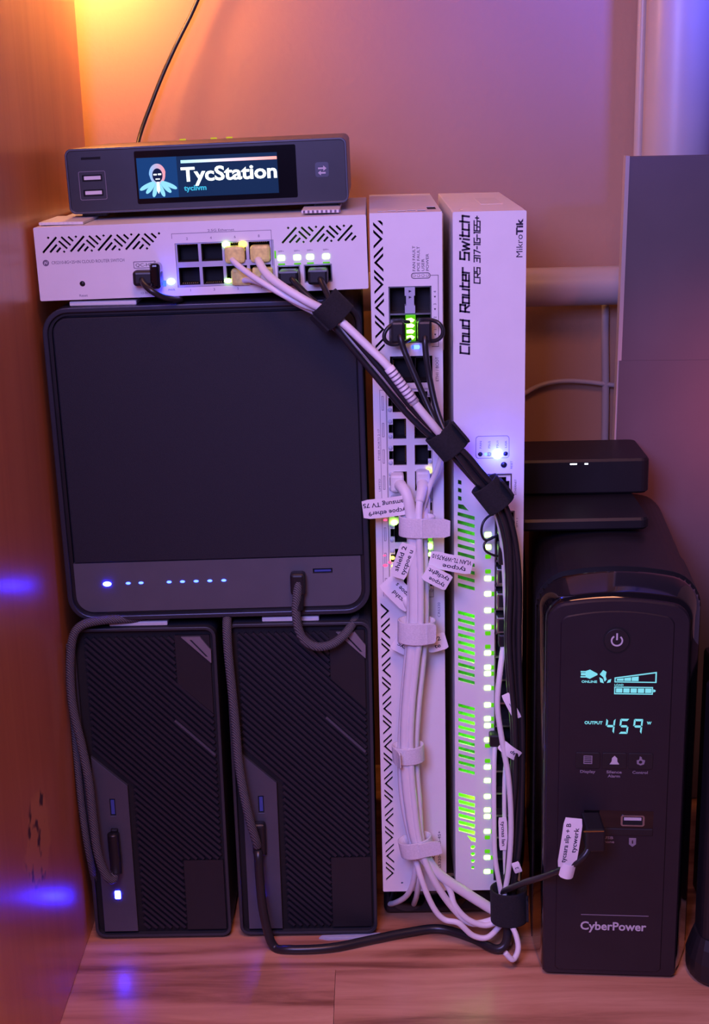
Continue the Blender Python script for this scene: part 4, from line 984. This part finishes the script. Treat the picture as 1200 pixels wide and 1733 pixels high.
def tower(bx, bz, Wd, Ht, label, lit):
    t = thing('tower_computer', label, 'computer', (bx, 0, bz), local=True, group='slatted tower computers')
    loft('body', [(rrect(.4, Wd - .4, .4, Ht - .4, 6.6), 3), (rrect(0, Wd, 0, Ht, 7), 4), (rrect(0, Wd, 0, Ht, 7), 196), (rrect(1.5, Wd - 1.5, 1.5, Ht - 1.5, 6), 198)], M['tower_body'], t)
    plate('front_rim', rrect(0, Wd, 0, Ht, 7), [rrect(2.2, Wd - 2.2, 2.2, Ht - 2.2, 5.2)], -1.6, 3.2, M['tower_body'], t, bevel=.5)
    box('grille_bed', 2.1, Wd - 2.1, 2.7, 3.4, 2.1, Ht - 2.1, M['tower_back'], t)
    # plain areas of the front
    plate('plain_front', [(Wd - 27, Ht - 6.4), (Wd - 4.4, Ht - 6.4), (Wd - 4.4, Ht - 62), (Wd - 27, Ht - 40)], [], .5, 2.8, M['plain_front'], t)
    plate('plain_front', rect(Wd - 30.5, Wd - 3.6, 4.6, 58), [], .5, 2.8, M['plain_front'], t)
    poly = [(8.2, Ht - 7.4), (Wd - 27.6, Ht - 7.4), (Wd - 27.6, Ht - 40.4), (Wd - 4.6, Ht - 62.8), (Wd - 4.6, 59), (Wd - 31, 59), (Wd - 31, 6), (33.6, 6), (33.6, 115), (8.2, 141)]
    pitch = 4.9; w = 1.95; c = 8.2 + 6
    while c < Wd + Ht:
        for xa, xb in inside_spans(poly, c):
            if xb - xa < 1.2: continue
            q = bar((xa, c - xa), (xb, c - xb), w)
            vs = [(p[0], .35, p[1]) for p in q] + [(p[0], 2.8, p[1]) for p in q]
            mesh('grille_slat', vs, [(0, 1, 2, 3), (0, 1, 5, 4), (1, 2, 6, 5), (2, 3, 7, 6), (3, 0, 4, 7)], M['tower_slat'], t)
        c += pitch
    # pale accent slat
    q = bar((64, 162), (89.4, 136.6), 1.5)
    plate('accent_slat', q, [], .0, 1.4, M['silver'], t)
    # grey metal control panel, lower left
    sp = [(6.2, 4.6), (29.4, 4.6), (29.4, 115.4), (6.4, 137.2)]
    cp_ = plate('control_panel', sp, [rect(16.6, 20.2, 93.4, 106), rect(16.4, 20.6, 62, 72)], -.9, 1.8, M['silver'], t, bevel=.3)
    u = box('usb_port', 16.4, 20.4, .4, 4, 93.2, 106.2, M['void'], t)
    box('port_tongue', 17.2, 19.6, -.3, 3, 94.4, 105, M['usb_blue'], u)
    box('usb_port', 16.2, 20.8, .4, 4, 61.8, 72.2, M['void'], t)
    plate('power_light', rrect(15.2, 19.2, 30.2, 36.4, .8, 3) if lit else rrect(14.4, 17.4, 30.4, 35.4, .8, 3), [], -1.2, -.8, M['led_blue_tower'], cp_)
    # small metal tab, upper right
    plate('metal_tab', [(Wd - 22.6, Ht - 7.2), (Wd - 10.4, Ht - 7.2), (Wd - 3.6, Ht - 16.6), (Wd - 3.8, Ht - 25.6)],
          [[(Wd - 17.2, Ht - 9.2), (Wd - 15.8, Ht - 9.2), (Wd - 5.6, Ht - 21.2), (Wd - 7.0, Ht - 21.2)]], -1.0, 1.2, M['tab_metal'], t)
    for x in (16, Wd - 16):
        for y in (20, 176): box('rubber_foot', x - 9, x + 9, y - 9, y + 9, -1.6, .3, M['black'], t, bev=.4)
    return t
tower(-198.6, 1.6, 94.2, 228.4, 'black slatted tower computer with a bright blue light, next to the cabinet', True)
tower(-98.4, 2.0, 94.8, 229.4, 'black slatted tower computer with a black lead over its light, beside the white switch', False)

# ------------------------------------------------------------------ UPS
up = thing('battery_backup', 'black upright battery backup with a cyan display on the floor', 'battery backup', (104.6, -49, 0), rotz=-4.5, local=True)
def arch(x0, x1, z0, zc, rise, r, n=7):
    """outline: flat bottom, rounded top corners and a gently domed top; always the same number of points"""
    pts = [(x0 + 2, z0), (x1 - 2, z0), (x1, z0 + 2)]
    w = (x1 - x0) / 2; xc = (x0 + x1) / 2
    us = [1 - (r / w) * (1 - math.sin(R(90 * i / n))) for i in range(n + 1)]
    us = [math.cos(0) if False else 1 - (r / w) * (1 - math.cos(R(90 * i / n))) for i in range(n + 1)]
    us += [us[-1] * (1 - i / 8) for i in range(1, 8)]
    us = us + [0] + [-u for u in reversed(us)]
    for u in us:
        d = max(0.0, (abs(u) * w - (w - r)) / r)
        pts.append((xc + u * w, zc + rise * (1 - u * u) - r * (1 - math.sqrt(max(0.0, 1 - d * d)))))
    pts.append((x0, z0 + 2)); return pts
loft('front_bezel', [(arch(1, 84.6, 2.5, 255.8, 5, 9), -1.2), (arch(0, 85.6, 2, 256.8, 5, 10), 0), (arch(0, 85.6, 2, 256.8, 5, 10), 10)], M['ups_face'], up)
loft('gloss_hood', [(arch(.2, 85.8, 2, 256.9, 5, 10.2), 3.0), (arch(-1.5, 89, 2, 258.2, 6, 12), 10), (arch(-4.8, 95.5, 2, 261.0, 7.5, 17), 30), (arch(-6.0, 97.5, 2, 261.6, 8, 18), 40)], M['piano'], up, smooth=True)
loft('front_housing', [(arch(-6, 97.5, 1, 261.8, 8, 18), 39.6), (arch(-6, 97.5, 1, 261.8, 8, 18), 92)], M['matte_black'], up, smooth=False)
loft('body', [(arch(-4.5, 96, 1, 260.6, 7.5, 16), 91), (arch(-4.5, 96, 1, 260.6, 7.5, 16), 226)], M['matte_black'], up)
fcp = loft('face_panel', [(arch(8.4, 75.4, 6, 249.8, 4.5, 4), -2.1), (arch(7.8, 76, 5.4, 250.4, 4.5, 4.4), -1.4), (arch(7.8, 76, 5.4, 250.4, 4.5, 4.4), 0)], M['ups_face'], up)
ring = plate('button_ring', circle(41.7, 236.2, 8.3, 36), [circle(41.7, 236.2, 7.7, 36)], -2.6, -1.6, M['void'], up)
btn = plate('power_button', circle(41.7, 236.2, 7.6, 36), [], -2.9, -1.6, M['matte_black'], up, bevel=.3)
arc = [(41.7 + 3.7 * math.cos(R(a)), 236.2 + 3.7 * math.sin(R(a))) for a in range(122, 420, 12)] + [(41.7 + 2.75 * math.cos(R(a)), 236.2 + 2.75 * math.sin(R(a))) for a in range(410, 118, -12)]
plate('power_icon', arc, [], -3.1, -2.8, M['white_ink'], btn)
plate('power_icon', rect(41.2, 42.2, 236.6, 241), [], -3.1, -2.8, M['white_ink'], btn)
FY = -2.3
def lcd(outline, holes=(), m='lcd'):
    return plate('lcd_segment', outline, list(holes), FY, FY + .3, M[m], up)
# plug icon, leaf, load wedge, battery gauge
lcd([(20.6, 214.6), (23.4, 214.6), (23.4, 215.8), (26.0, 216.8), (30.6, 214.2), (30.6, 213.4), (26.0, 210.8), (23.4, 211.8), (23.4, 213.0), (20.6, 213.0), (20.6, 212.2), (23.0, 212.2), (23.0, 213.6), (20.6, 213.6)][:11])
lcd(rect(20.4, 23.6, 215.0, 215.8)); lcd(rect(20.4, 23.6, 211.6, 212.4))
text('lcd_text', 'ONLINE', 1.5, 21.0, FY, 208.2, M['lcd'], up, bold=.05, fit=9.4)
lcd([(32.0, 213.8), (34.0, 216.6), (36.0, 215.4), (35.6, 212.6), (36.2, 210.4), (35.0, 209.0), (34.2, 211.8)])
lcd([(31.8, 211.8), (33.8, 210.8), (34.6, 208.0), (32.4, 208.6)]); lcd([(36.4, 208.2), (37.2, 210.0), (39.0, 210.8), (38.6, 208.6)])
lcd([(41.0, 208.6), (66.4, 208.6), (66.4, 215.8), (41.0, 211.8)], [[(41.7, 209.2), (65.6, 209.2), (65.6, 214.9), (41.7, 211.2)]])
for i in range(3):
    xa = 42.4 + 4.5 * i; xb = xa + 4.1
    lcd([(xa, 209.7), (xb, 209.7), (xb, 210.8 + (xb - 42) * .14), (xa, 210.8 + (xa - 42) * .14)])
text('lcd_text', 'LOAD', 1.3, 41.0, FY, 206.4, M['lcd'], up, bold=.04, fit=5.4)
lcd(rect(41.0, 64.4, 200.8, 205.8), [rect(41.6, 63.8, 201.4, 205.2)])
for i in range(5): lcd(rect(42.1 + 4.4 * i, 45.9 + 4.4 * i, 201.9, 204.7))
lcd([(64.6, 202.3), (66.0, 202.9), (66.0, 203.7), (64.6, 204.3)])
text('lcd_text', 'OUTPUT', 2.0, 23.4, FY, 180.6, M['lcd'], up, bold=.08, fit=11.0)
SEG = {'a': [(.5, 10), (5.1, 10), (4.2, 8.6), (1.4, 8.6)], 'b': [(5.3, 9.8), (5.3, 5.3), (4.4, 5.9), (4.4, 8.6)], 'c': [(5.3, 4.7), (5.3, .2), (4.4, 1.5), (4.4, 4.2)],
       'd': [(.5, 0), (5.1, 0), (4.2, 1.3), (1.4, 1.3)], 'e': [(.2, 4.7), (.2, .2), (1.2, 1.5), (1.2, 4.2)], 'f': [(.2, 9.8), (.2, 5.3), (1.2, 5.9), (1.2, 8.6)],
       'g': [(.8, 5), (1.5, 5.7), (4.1, 5.7), (4.8, 5), (4.1, 4.3), (1.5, 4.3)]}
for i, on in enumerate(('fgbc', 'afgcd', 'abfgc')):
    for s in on:
        ox = 36.2 + 8.4 * i
        lcd([(ox + p[0] * 1.08 + (p[1] - 5) * .09, 174.4 + p[1]) for p in SEG[s]])
text('lcd_text', 'W', 1.8, 61.6, FY, 181.0, M['lcd'], up, bold=.12, fit=2.8)
for i, (cx, nm) in enumerate(((26.0, 'Display'), (42.4, 'Silence'), (58.4, 'Control'))):
    kb = plate('control_button', rrect(cx - 7.6, cx + 7.6, 150.6, 161.4, 1.2, 3), [], -2.7, -1.6, M['matte_black'], up, bevel=.3)
    if i == 0:
        plate('button_icon', rect(cx - 2.7, cx + 2.7, 153.8, 159.4), [rect(cx - 2.2, cx + 2.2, 154.4 + 1.25 * k, 155.1 + 1.25 * k) for k in range(4)], -2.9, -2.6, M['dim_ink'], kb)
    elif i == 1:
        plate('button_icon', [(cx - 3, 153.8), (cx + 3, 153.8), (cx + 1.8, 155.6), (cx + 1.6, 158), (cx, 159.6), (cx - 1.6, 158), (cx - 1.8, 155.6)], [], -2.9, -2.6, M['white_ink'], kb)
    else:
        plate('button_icon', [(cx - .6, 159.6), (cx + .6, 159.0), (cx + .9, 157.4), (cx + 2.8, 156.8), (cx + 2.2, 154.2), (cx, 153.4), (cx - 2.2, 154.4), (cx - 2.4, 156.8), (cx - .9, 157.2)], [circle(cx, 155.6, 1.1, 12)], -2.9, -2.6, M['dim_ink'], kb)
    text('printed_text', nm, 1.9, cx, FY, 147.4, M['dim_ink'], up, align='CENTER', bold=.05, fit=9.4)
text('printed_text', 'Alarm', 1.9, 42.4, FY, 144.6, M['dim_ink'], up, align='CENTER', bold=.05, fit=7.6)
plate('usb_port', rrect(47.4, 62.2, 111.0, 118.6, 1.4, 3), [rrect(48.6, 61.0, 111.9, 117.7, .4, 2)], -2.6, -1.2, M['metal'], up)
box('port_tongue', 49.4, 60.2, -2.4, -1.6, 115.0, 117.0, M['white_ink'], up); box('port_cavity', 48.6, 61.0, -2.2, -1.5, 111.9, 117.7, M['void'], up)
box('port_ledge', 35.4, 67.6, -2.9, -1.4, 104.6, 109.4, M['matte_black'], up, bev=.5)
box('port_recess', 24.5, 67.6, -2.15, -1.6, 109.6, 121.6, M['piano'], up)
text('printed_text', 'USB', 1.9, 39.8, FY, 101.6, M['dim_ink'], up, align='CENTER', bold=.05, fit=6.4); text('printed_text', 'Phone', 1.9, 39.8, FY, 98.8, M['dim_ink'], up, align='CENTER', bold=.05, fit=7.8)
plate('port_icon', [(53.0, 102.6), (57.4, 102.6), (57.4, 98.2), (55.2, 96.4), (53.0, 98.2)], [rect(54.8, 55.6, 98.6, 101)], FY, FY + .3, M['dim_ink'], up)
plate('maker_line', rect(24, 67, 46.6, 47.0), [], FY, FY + .3, M['dim_ink'], up)
text('maker_name', 'CyberPower', 6.0, 23.6, FY, 36.0, M['white_ink'], up, bold=.18, fit=42)
for x in (6, 82):
    for y in (24, 214): box('rubber_foot', x - 5, x + 5, y - 6, y + 6, 0, 2.6, M['black'], up, bev=.5)

# two black boxes on the UPS
def slab(name, label, cat, x0, x1, y0, y1, z0, z1, lights):
    t = thing(name, label, cat, ((x0 + x1) / 2, (y0 + y1) / 2, z0))
    vs, fs = [], []
    def ring_(x0, x1, y0, y1, r, z):
        return [(p[0], p[1], z) for p in rrect(x0, x1, y0, y1, r, 5)]
    secs = [ring_(x0 + 1.5, x1 - 1.5, y0 + 1.5, y1 - 1.5, 5, z0), ring_(x0, x1, y0, y1, 6, z0 + 1.5), ring_(x0, x1, y0, y1, 6, z1 - 1.8), ring_(x0 + 1.2, x1 - 1.2, y0 + 1.2, y1 - 1.2, 5, z1)]
    n = len(secs[0])
    for s in secs: vs += s
    for s in range(len(secs) - 1):
        for i in range(n):
            j = (i + 1) % n; fs.append((s * n + i, s * n + j, (s + 1) * n + j, (s + 1) * n + i))
    fs += [tuple(range(n)), tuple(3 * n + i for i in range(n))]
    mesh('shell', vs, fs, M['matte_black'], t)
    for x, w in lights: box('status_light', x - w / 2, x + w / 2, y0 - .25, y0 + .3, z1 - 3.6, z1 - 2.6, M['led_white'], t, bev=.15)
    box('base_plate', x0 + 4, x1 - 4, y0 + 4, y1 - 4, z0 - .8, z0 + .2, M['black'], t)
    return t
slab('set_top_box', 'flat black box lying on the battery backup under the larger black box', 'set-top box', 98, 187, 62, 180, 270.4, 278.8, [])
slab('router', 'black box with two tiny white lights stacked above the battery backup', 'router', 98, 197.6, 121, 182, 279.7, 305.4, [(143.5, 3.6), (141.0, 1.2), (152.0, 2.6)])

# black appliance at the right edge
bk = thing('black_appliance', 'black appliance with a flared round base at the right edge', 'appliance', (260, -20, 0), local=True)
def col_ring(x0, x1, y0, y1, r, z): return [(p[0], p[1], z) for p in rrect(x0, x1, y0, y1, r, 6)]
secs = [col_ring(-58, 58, -48, -10, 17, 0), col_ring(-61, 61, -51, -7, 20, 4), col_ring(-61.5, 61, -51, -7, 20, 16), col_ring(-59, 60, -48, -10, 17, 25), col_ring(-56.5, 58, -44, -12, 14, 31)]
vs, fs = [], []; n = len(secs[0])
for s in secs: vs += s
for s in range(len(secs) - 1):
    for i in range(n):
        j = (i + 1) % n; fs.append((s * n + i, s * n + j, (s + 1) * n + j, (s + 1) * n + i))
fs += [tuple(range(n)), tuple((len(secs) - 1) * n + i for i in range(n))]
mesh('flared_base', vs, fs, M['matte_black'], bk)
secs = [col_ring(-55, 56, -42, -12, 10, 31), col_ring(-55, 56, -42, -12, 10, 200), col_ring(-52, 53, -39, -15, 8, 206)]
vs, fs = [], []
for s in secs: vs += s
for s in range(len(secs) - 1):
    for i in range(n):
        j = (i + 1) % n; fs.append((s * n + i, s * n + j, (s + 1) * n + j, (s + 1) * n + i))
fs += [tuple(range(n)), tuple((len(secs) - 1) * n + i for i in range(n))]
mesh('housing', vs, fs, M['matte_black'], bk)
box('rear_body', -36, 52, -13, 70, 4, 190, M['matte_black'], bk, bev=3)
box('trim_strip', -40, 40, -43, -41, 62, 64, M['nas_band'], bk, bev=.3)

# ------------------------------------------------------------------ cables
def cable(key, r, m, name, label, cat='cable', group=None, sides=10):
    o = tube(name, PATHS[key], r, M[m], sides=sides)
    tag(o, label, cat, group); return o

def boot(parent, pts, w, d, h, material, name='plug'):
    """small connector body with a strain relief, around a point on a port"""
    x, y, z = pts
    return box(name, x - w / 2, x + w / 2, y - d, y + d, z - h / 2, z + h / 2, material, parent, bev=min(w, h) * .18)

# black twinax leads
for key, lab, src in (('dac1', 'black twinax lead from the left sfp port of the small switch', (-47.9, -4, 454.2)),
                      ('dac2', 'black twinax lead from the right sfp port of the small switch', (-30.4, -4, 454.6)),
                      ('dac3', 'black twinax lead from the left sfp port of the middle switch', (16.6, -4, 420.4)),
                      ('dac4', 'black twinax lead from the right sfp port of the middle switch', (32.8, -4, 420.4))):
    c = cable(key, 1.9, 'black_cable', 'twinax_cable', lab, group='black twinax leads')
    if key in ('dac1', 'dac2'):
        pg = boot(c, src, 12.0, 11, 9.0, M['black'], 'sfp_plug')
        box('plug_edge', src[0] - 5.4, src[0] + 5.4, src[1] - 11.3, src[1] - 10.6, src[2] + 3.2, src[2] + 4.2, M['metal'], pg)
    else:
        pg = boot(c, src, 8.4, 11, 13.0, M['black'], 'sfp_plug')
        tube('pull_loop', PATHS['loopL' if key == 'dac3' else 'loopR'], 1.25, M['black_cable'], c)
# lead plugged in the tall right switch near the top cages
for i, (key, zc) in enumerate((('bail1', 295.0), ('bail2', 278.6))):
    o = thing('sfp_module', ('upper' if i == 0 else 'lower') + ' black sfp plug in the top cages of the tall right switch', 'plug', (82.6, -6, zc - 6), group='sfp plugs in the tall right switch')
    box('plug_body', 77.6, 87.8, -14, 9, zc - 6.6, zc + 6.2, M['black'], o, bev=1.2)
    tube('pull_loop', PATHS[key], .8, M['black_cable'], o)
for i in range(3):
    zc = 262.2 - 16.4 * i - (0)
    o = thing('sfp_module', ('first', 'second', 'third')[i] + ' metal sfp module below the black sfp plugs', 'plug', (82.6, -4, zc - 6), group='metal sfp modules')
    box('module_body', 77.4, 87.9, -7, 9, zc - 5.6, zc + 5.0, M['metal'], o, bev=.5)
    box('module_mouth', 78.6, 86.8, -7.2, -6.8, zc - 4.2, zc + 3.6, M['void'], o)

# white patch leads from the small switch
wl = {'sw_w1': 'white patch lead from the third upper port of the small switch', 'sw_w2': 'white patch lead from the fourth upper port of the small switch',
      'sw_w3': 'white patch lead from a lower port of the small switch, lowest in the bundle'}
srcs = {'sw_w1': (-80.4, 2, 467.6), 'sw_w2': (-65.0, 2, 467.8), 'sw_w3': (-77.0, 2, 454.2)}
for key in wl:
    c = cable(key, 2.5 if key == 'sw_w2' else 1.8, 'white_cable', 'ethernet_cable', wl[key], group='white patch leads of the small switch')
    boot(c, srcs[key], 12.2, 5, 10.2, M['glow_tinted_plug'], 'clear_plug')
    if key == 'sw_w2':
        pt = catmull(PATHS[key])
        vs, fs = tube_data([PATHS[key][8], PATHS[key][9]], 3.1, 10, 4)
        mesh('printed_wrap_label', vs, fs, M['paper'], c, True)
        a, b_ = Vector(PATHS[key][8]), Vector(PATHS[key][9])
        for k in range(9):
            p = a.lerp(b_, .1 + .1 * k); d = (b_ - a).normalized()
            vs, fs = tube_data([p, p + d * .9], 3.16, 10, 1)
            mesh('label_print', vs, fs, M['grey_ink'], c)
# a fourth clear plug, without a visible lead of its own
o = thing('clear_plug', 'clear ethernet plug in the lower right port of the small switch', 'plug', (-64, 0, 449))
box('plug_body', -70.2, -58.0, -3, 8, 449.6, 459.6, M['glow_tinted_plug'], o, bev=1)
box('latch', -67, -61, -4.5, 2, 449.4, 450.4, M['glow_tinted_plug'], o, bev=.3)
tube('cable_stub', [(-64, -3, 454.4), (-58, -13, 449.5), (-48, -20, 444), (-34, -24, 438.5), (-24, -23, 433)], 1.75, M['white_cable'], o)

# white bundle over the middle switch
wb = {'wb1': ('white thick cable entering the top left of the white bundle', 3.5), 'wb2': ('white cable running down the middle of the white bundle', 2.3),
      'wb3': ('white cable on the left side of the bundle, looping low at the floor', 2.0), 'wb4': ('white cable on the right side of the white bundle', 2.0),
      'wb5': ('white cable turning left under the middle switch', 1.9), 'wb6': ('white cable dropping behind the others under the middle switch', 1.9)}
WB = {}
for key, (lab, r) in wb.items():
    WB[key] = cable(key, r, 'white_cable', 'ethernet_cable', lab, group='white cables of the middle switch')
    p0 = PATHS[key][0]
    pb = boot(WB[key], (p0[0], 2, p0[2] + 2), 8.6, 9, 11.0, M['white_plastic'], 'ethernet_plug')
    vs, fs = tube_data([PATHS[key][0], PATHS[key][1], PATHS[key][2]], lambda f: 4.4 - 1.6 * f, 12, 5)
    mesh('strain_relief', vs, fs, M['white_plastic'], WB[key], True)
flag(WB['wb1'], (8.0, -17.0, 312.2), 30, 12.4, 6, [('samsung TV 75', -1, -2.6 + 5.2, 27), ('tycpoe ether9', 0.5, -2.9, 24.5)], 2.9, bend=1.5)
flag(WB['wb2'], (17.6, -21.5, 278.6), 23, 10.5, 70, [('shield 2', 1, 2.0, 17), ('tycpoe u', 0, -2.6, 17)], 2.9, text_rot=0)
flag(WB['wb3'], (15.2, -11.5, 254.0), 24, 14, -48, [('tycpoe s', 1, 2.8, 14), ('tycshd', 2, -2.0, 11.5)], 2.9, bend=1.2)
flag(WB['wb4'], (47.4, -22.5, 277.0), 27, 10.8, -13, [('VLAN TL-WPA7510', 0, 2.4, 25), ('tycpoe', 2.5, -2.6, 15)], 2.9, bend=1.0)
flag(WB['wb2'], (38.6, -24.5, 268.2), 17, 11.0, -30, [('tyclight', 0, 2.2, 14.5), ('tycpoe', 1, -2.6, 11)], 2.7, bend=.8)
flag(WB['wb5'], (38.6, -10.5, 219.4), 13, 11.4, 15, [('r2', 1, 2.4, 4), ('te', 0, -2.2, 4)], 2.9, text_rot=0, bend=.6)
flag(WB['wb6'], (16.0, -9, 217.0), 12, 9.6, -30, [('tyc', 0, 0, 6)], 2.6, bend=.6)

# white straps
for (c, ax, ru, rv, ln, tail, lab) in (((26.6, -16.0, 300.0), (.02, 0, 1), 10.4, 6.8, 12.5, (105, 17, 12.0, 3.0), 'white strap at the top of the white cable bundle, its end lit blue'),
                                       ((25.6, -15.6, 230.2), (.02, 0, 1), 11.2, 7.6, 14.5, (120, 6, 13.0, 1), 'white strap second from the top on the white cable bundle'),
                                       ((19.2, -15.0, 145.0), (-.05, 0, 1), 9.6, 6.8, 11.5, (35, 9, 11, 2), 'white strap third from the top on the white cable bundle'),
                                       ((23.6, -16.0, 77.6), (-.2, 0, 1), 10.6, 7.4, 11.5, (100, 14, 10, 3), 'white strap lowest on the white cable bundle')):
    band('cable_strap', c, ax, ru, rv, ln, .9, M['white_velcro'], tail=tail, label=lab, cat='cable strap', group='white cable straps')
# black straps
for (c, ax, ru, rv, ln, tail, lab) in (((-21.6, -25.4, 436.6), (.7, 0, -.72), 8.8, 7.4, 15, (160, 7, 13, 1), 'black strap nearest the small switch on the black cable bundle'),
                                       ((45.2, -24.6, 355.6), (.63, 0, -.77), 8.6, 8.2, 17, (10, 8, 15, 2), 'black strap in the middle of the diagonal bundle'),
                                       ((73.0, -24.0, 321.2), (.60, 0, -.80), 8.2, 7.6, 18, (10, 10, 12, 2.5), 'black strap beside the blue light of the tall right switch'),
                                       ((85.0, -20.0, 35.0), (.02, 0, -1), 11.0, 9.4, 24, (20, 8, 16, 2), 'black strap at the bottom beside the battery backup')):
    band('cable_strap', c, ax, ru, rv, ln, 1.3, M['black_velcro'], tail=tail, label=lab, cat='cable strap', group='black cable straps')

# white cables hanging over the right switch
wr = {'wr1': ('white cable hanging down the right edge of the tall right switch', 1.9), 'wr2': ('white cable hanging just right of the green lights', 1.7), 'wr3': ('white cable between the two other hanging white cables', 1.5)}
WR = {}
for key, (lab, r) in wr.items():
    WR[key] = cable(key, r, 'white_cable', 'ethernet_cable', lab, group='white cables of the tall right switch')
    p0 = PATHS[key][0]; boot(WR[key], (p0[0], 0, p0[2] + 2), 8, 7, 9, M['black'], 'ethernet_plug')
flag(WR['wr1'], (86.0, -20, 178), 19, 5.5, -64, [('tyc', 0, 0, 6)], 2.2, bend=1.2)
flag(WR['wr1'], (85.0, -22, 147.6), 15, 7.5, -38, [('ap', 2, 0, 4)], 2.6, bend=2.0)
flag(WR['wr3'], (81.0, -19.4, 87), 24, 5.6, 92, [('tycnas lan', 0, 0, 18)], 2.4)
flag(WR['wr1'], (90.0, -23, 63.6), 8, 5.2, -70, [('2', 0, 0, 1.4)], 2.2, bend=.6)

# mains lead, braided leads, others
cable('mains', 3.1, 'black_cable', 'power_cable', 'black lead curving along the floor from the right tower', sides=14)
def braided(key, r, lab):
    return cable(key, r, 'grey_braid', 'braided_cable', lab, group='grey braided leads', sides=12)
c = braided('grey_t1', 2.9, 'grey braided lead plugged into the left tower')
tube('plug', [(-180.4, -5, 84), (-180.2, -5.6, 74), (-179.8, -7, 62), (-179.6, -9, 56)], 4.0, M['black'], c, sides=12)
box('plug_tip', -182.6, -177.6, -3, 1, 62, 86, M['black'], c, bev=1)
braided('grey_t1b', 2.4, 'grey braided lead squeezed between cabinet and left tower')
c = braided('grey_t2', 3.0, 'grey braided lead running down between the two towers')
box('plug', -86.6, -77.4, -7.5, -.2, 66, 90, M['black'], c, bev=2.2, seg=3)
c = braided('grey_nas', 2.9, 'grey braided lead looping from the storage box front')
box('plug', -54.2, -44.6, -9.5, -1, 252.5, 267.5, M['black'], c, bev=2.2, seg=3)
tube('strain_relief', [(-49.4, -6, 254), (-49.5, -7.6, 249), (-49.6, -8.4, 243)], 3.5, M['black'], c, sides=12)
c = cable('jack', 1.9, 'black_cable', 'power_cable', 'black power lead with angled plug in the small switch')
box('plug', -141.6, -124.2, -9, 0, 450.8, 460.0, M['black'], c, bev=2, seg=3)
box('plug_grip', -131.0, -124.6, -10.5, 0, 449.0, 464.4, M['piano'], c, bev=2, seg=3)
c = cable('ups_usb', 2.1, 'black_cable', 'usb_cable', 'black usb lead with a white paper tag plugged into the battery backup')
box('plug', 126.6, 138.4, -78, -54.4, 105.6, 121.0, M['black'], c, bev=1.4)
box('plug_edge', 124.8, 137.4, -78.3, -77.5, 119.9, 120.5, M['gold'], c)
flag(c, (116.6, -79.5, 112.6), 34, 11.6, 83, [('tycsara slip + B', 0, -2.6 + 5, 27), ('tycwerk', 2.5, -2.8, 17)], 3.0, text_rot=0, bend=1.2)
flag(c, (115.4, -80.2, 93.4), 9, 9.6, -12, [], 2.6, bend=2.4)
w0, w1 = PATHS['wall'][0], PATHS['wall'][1]
ext = []; px_, pz_, dx_, dz_ = w0[0], w0[2], w0[0] - w1[0], w0[2] - w1[2]
while pz_ < 1250:
    px_ += dx_; pz_ += dz_; ext.append((px_, 250, pz_)); dx_ *= 0.8; dz_ *= 1.25
PATHS['wall'] = ext[::-1] + PATHS['wall']
c = cable('wall', 1.55, 'black_cable', 'wall_cable', 'thin black cable hanging down the wall behind the mini computer')
cable('gloop', 1.6, 'black_cable', 'spare_cable', 'dark cable loop near the floor beside the battery backup')

# clear plastic strip under the right tower
cs = thing('plastic_strip', 'clear plastic strip lying on the floor at the right tower foot', 'strip', (-20, -4, 0))
plate('strip_sheet', [(-44, -4), (-38, -6), (-6, -5), (1, -3), (-2, 1), (-42, -1)], [], 0.0, 1.0, M['clear'], cs, axis='Z')
box('strip_fold', -40, -4, -5, -3.8, .9, 1.4, M['clear'], cs, bev=.3)

# black leads added to darken the gap between the tall right switch and the battery backup
for i, (x, y) in enumerate(((98.8, 56), (103.4, 84), (106.0, 112))):
    o = tube('power_cable', [(x, 196, 262), (x, y + 50, 256), (x, y + 8, 225), (x - .3, y, 170), (x + .3, y + 2, 90), (x, y, 30), (x, y + 6, 4)], 3.4, M['black_cable'], sides=12)
    tag(o, ('nearest', 'middle', 'rearmost')[i] + ' of the black leads added to darken the gap beside the battery backup', 'cable', 'black leads added to darken the gap')
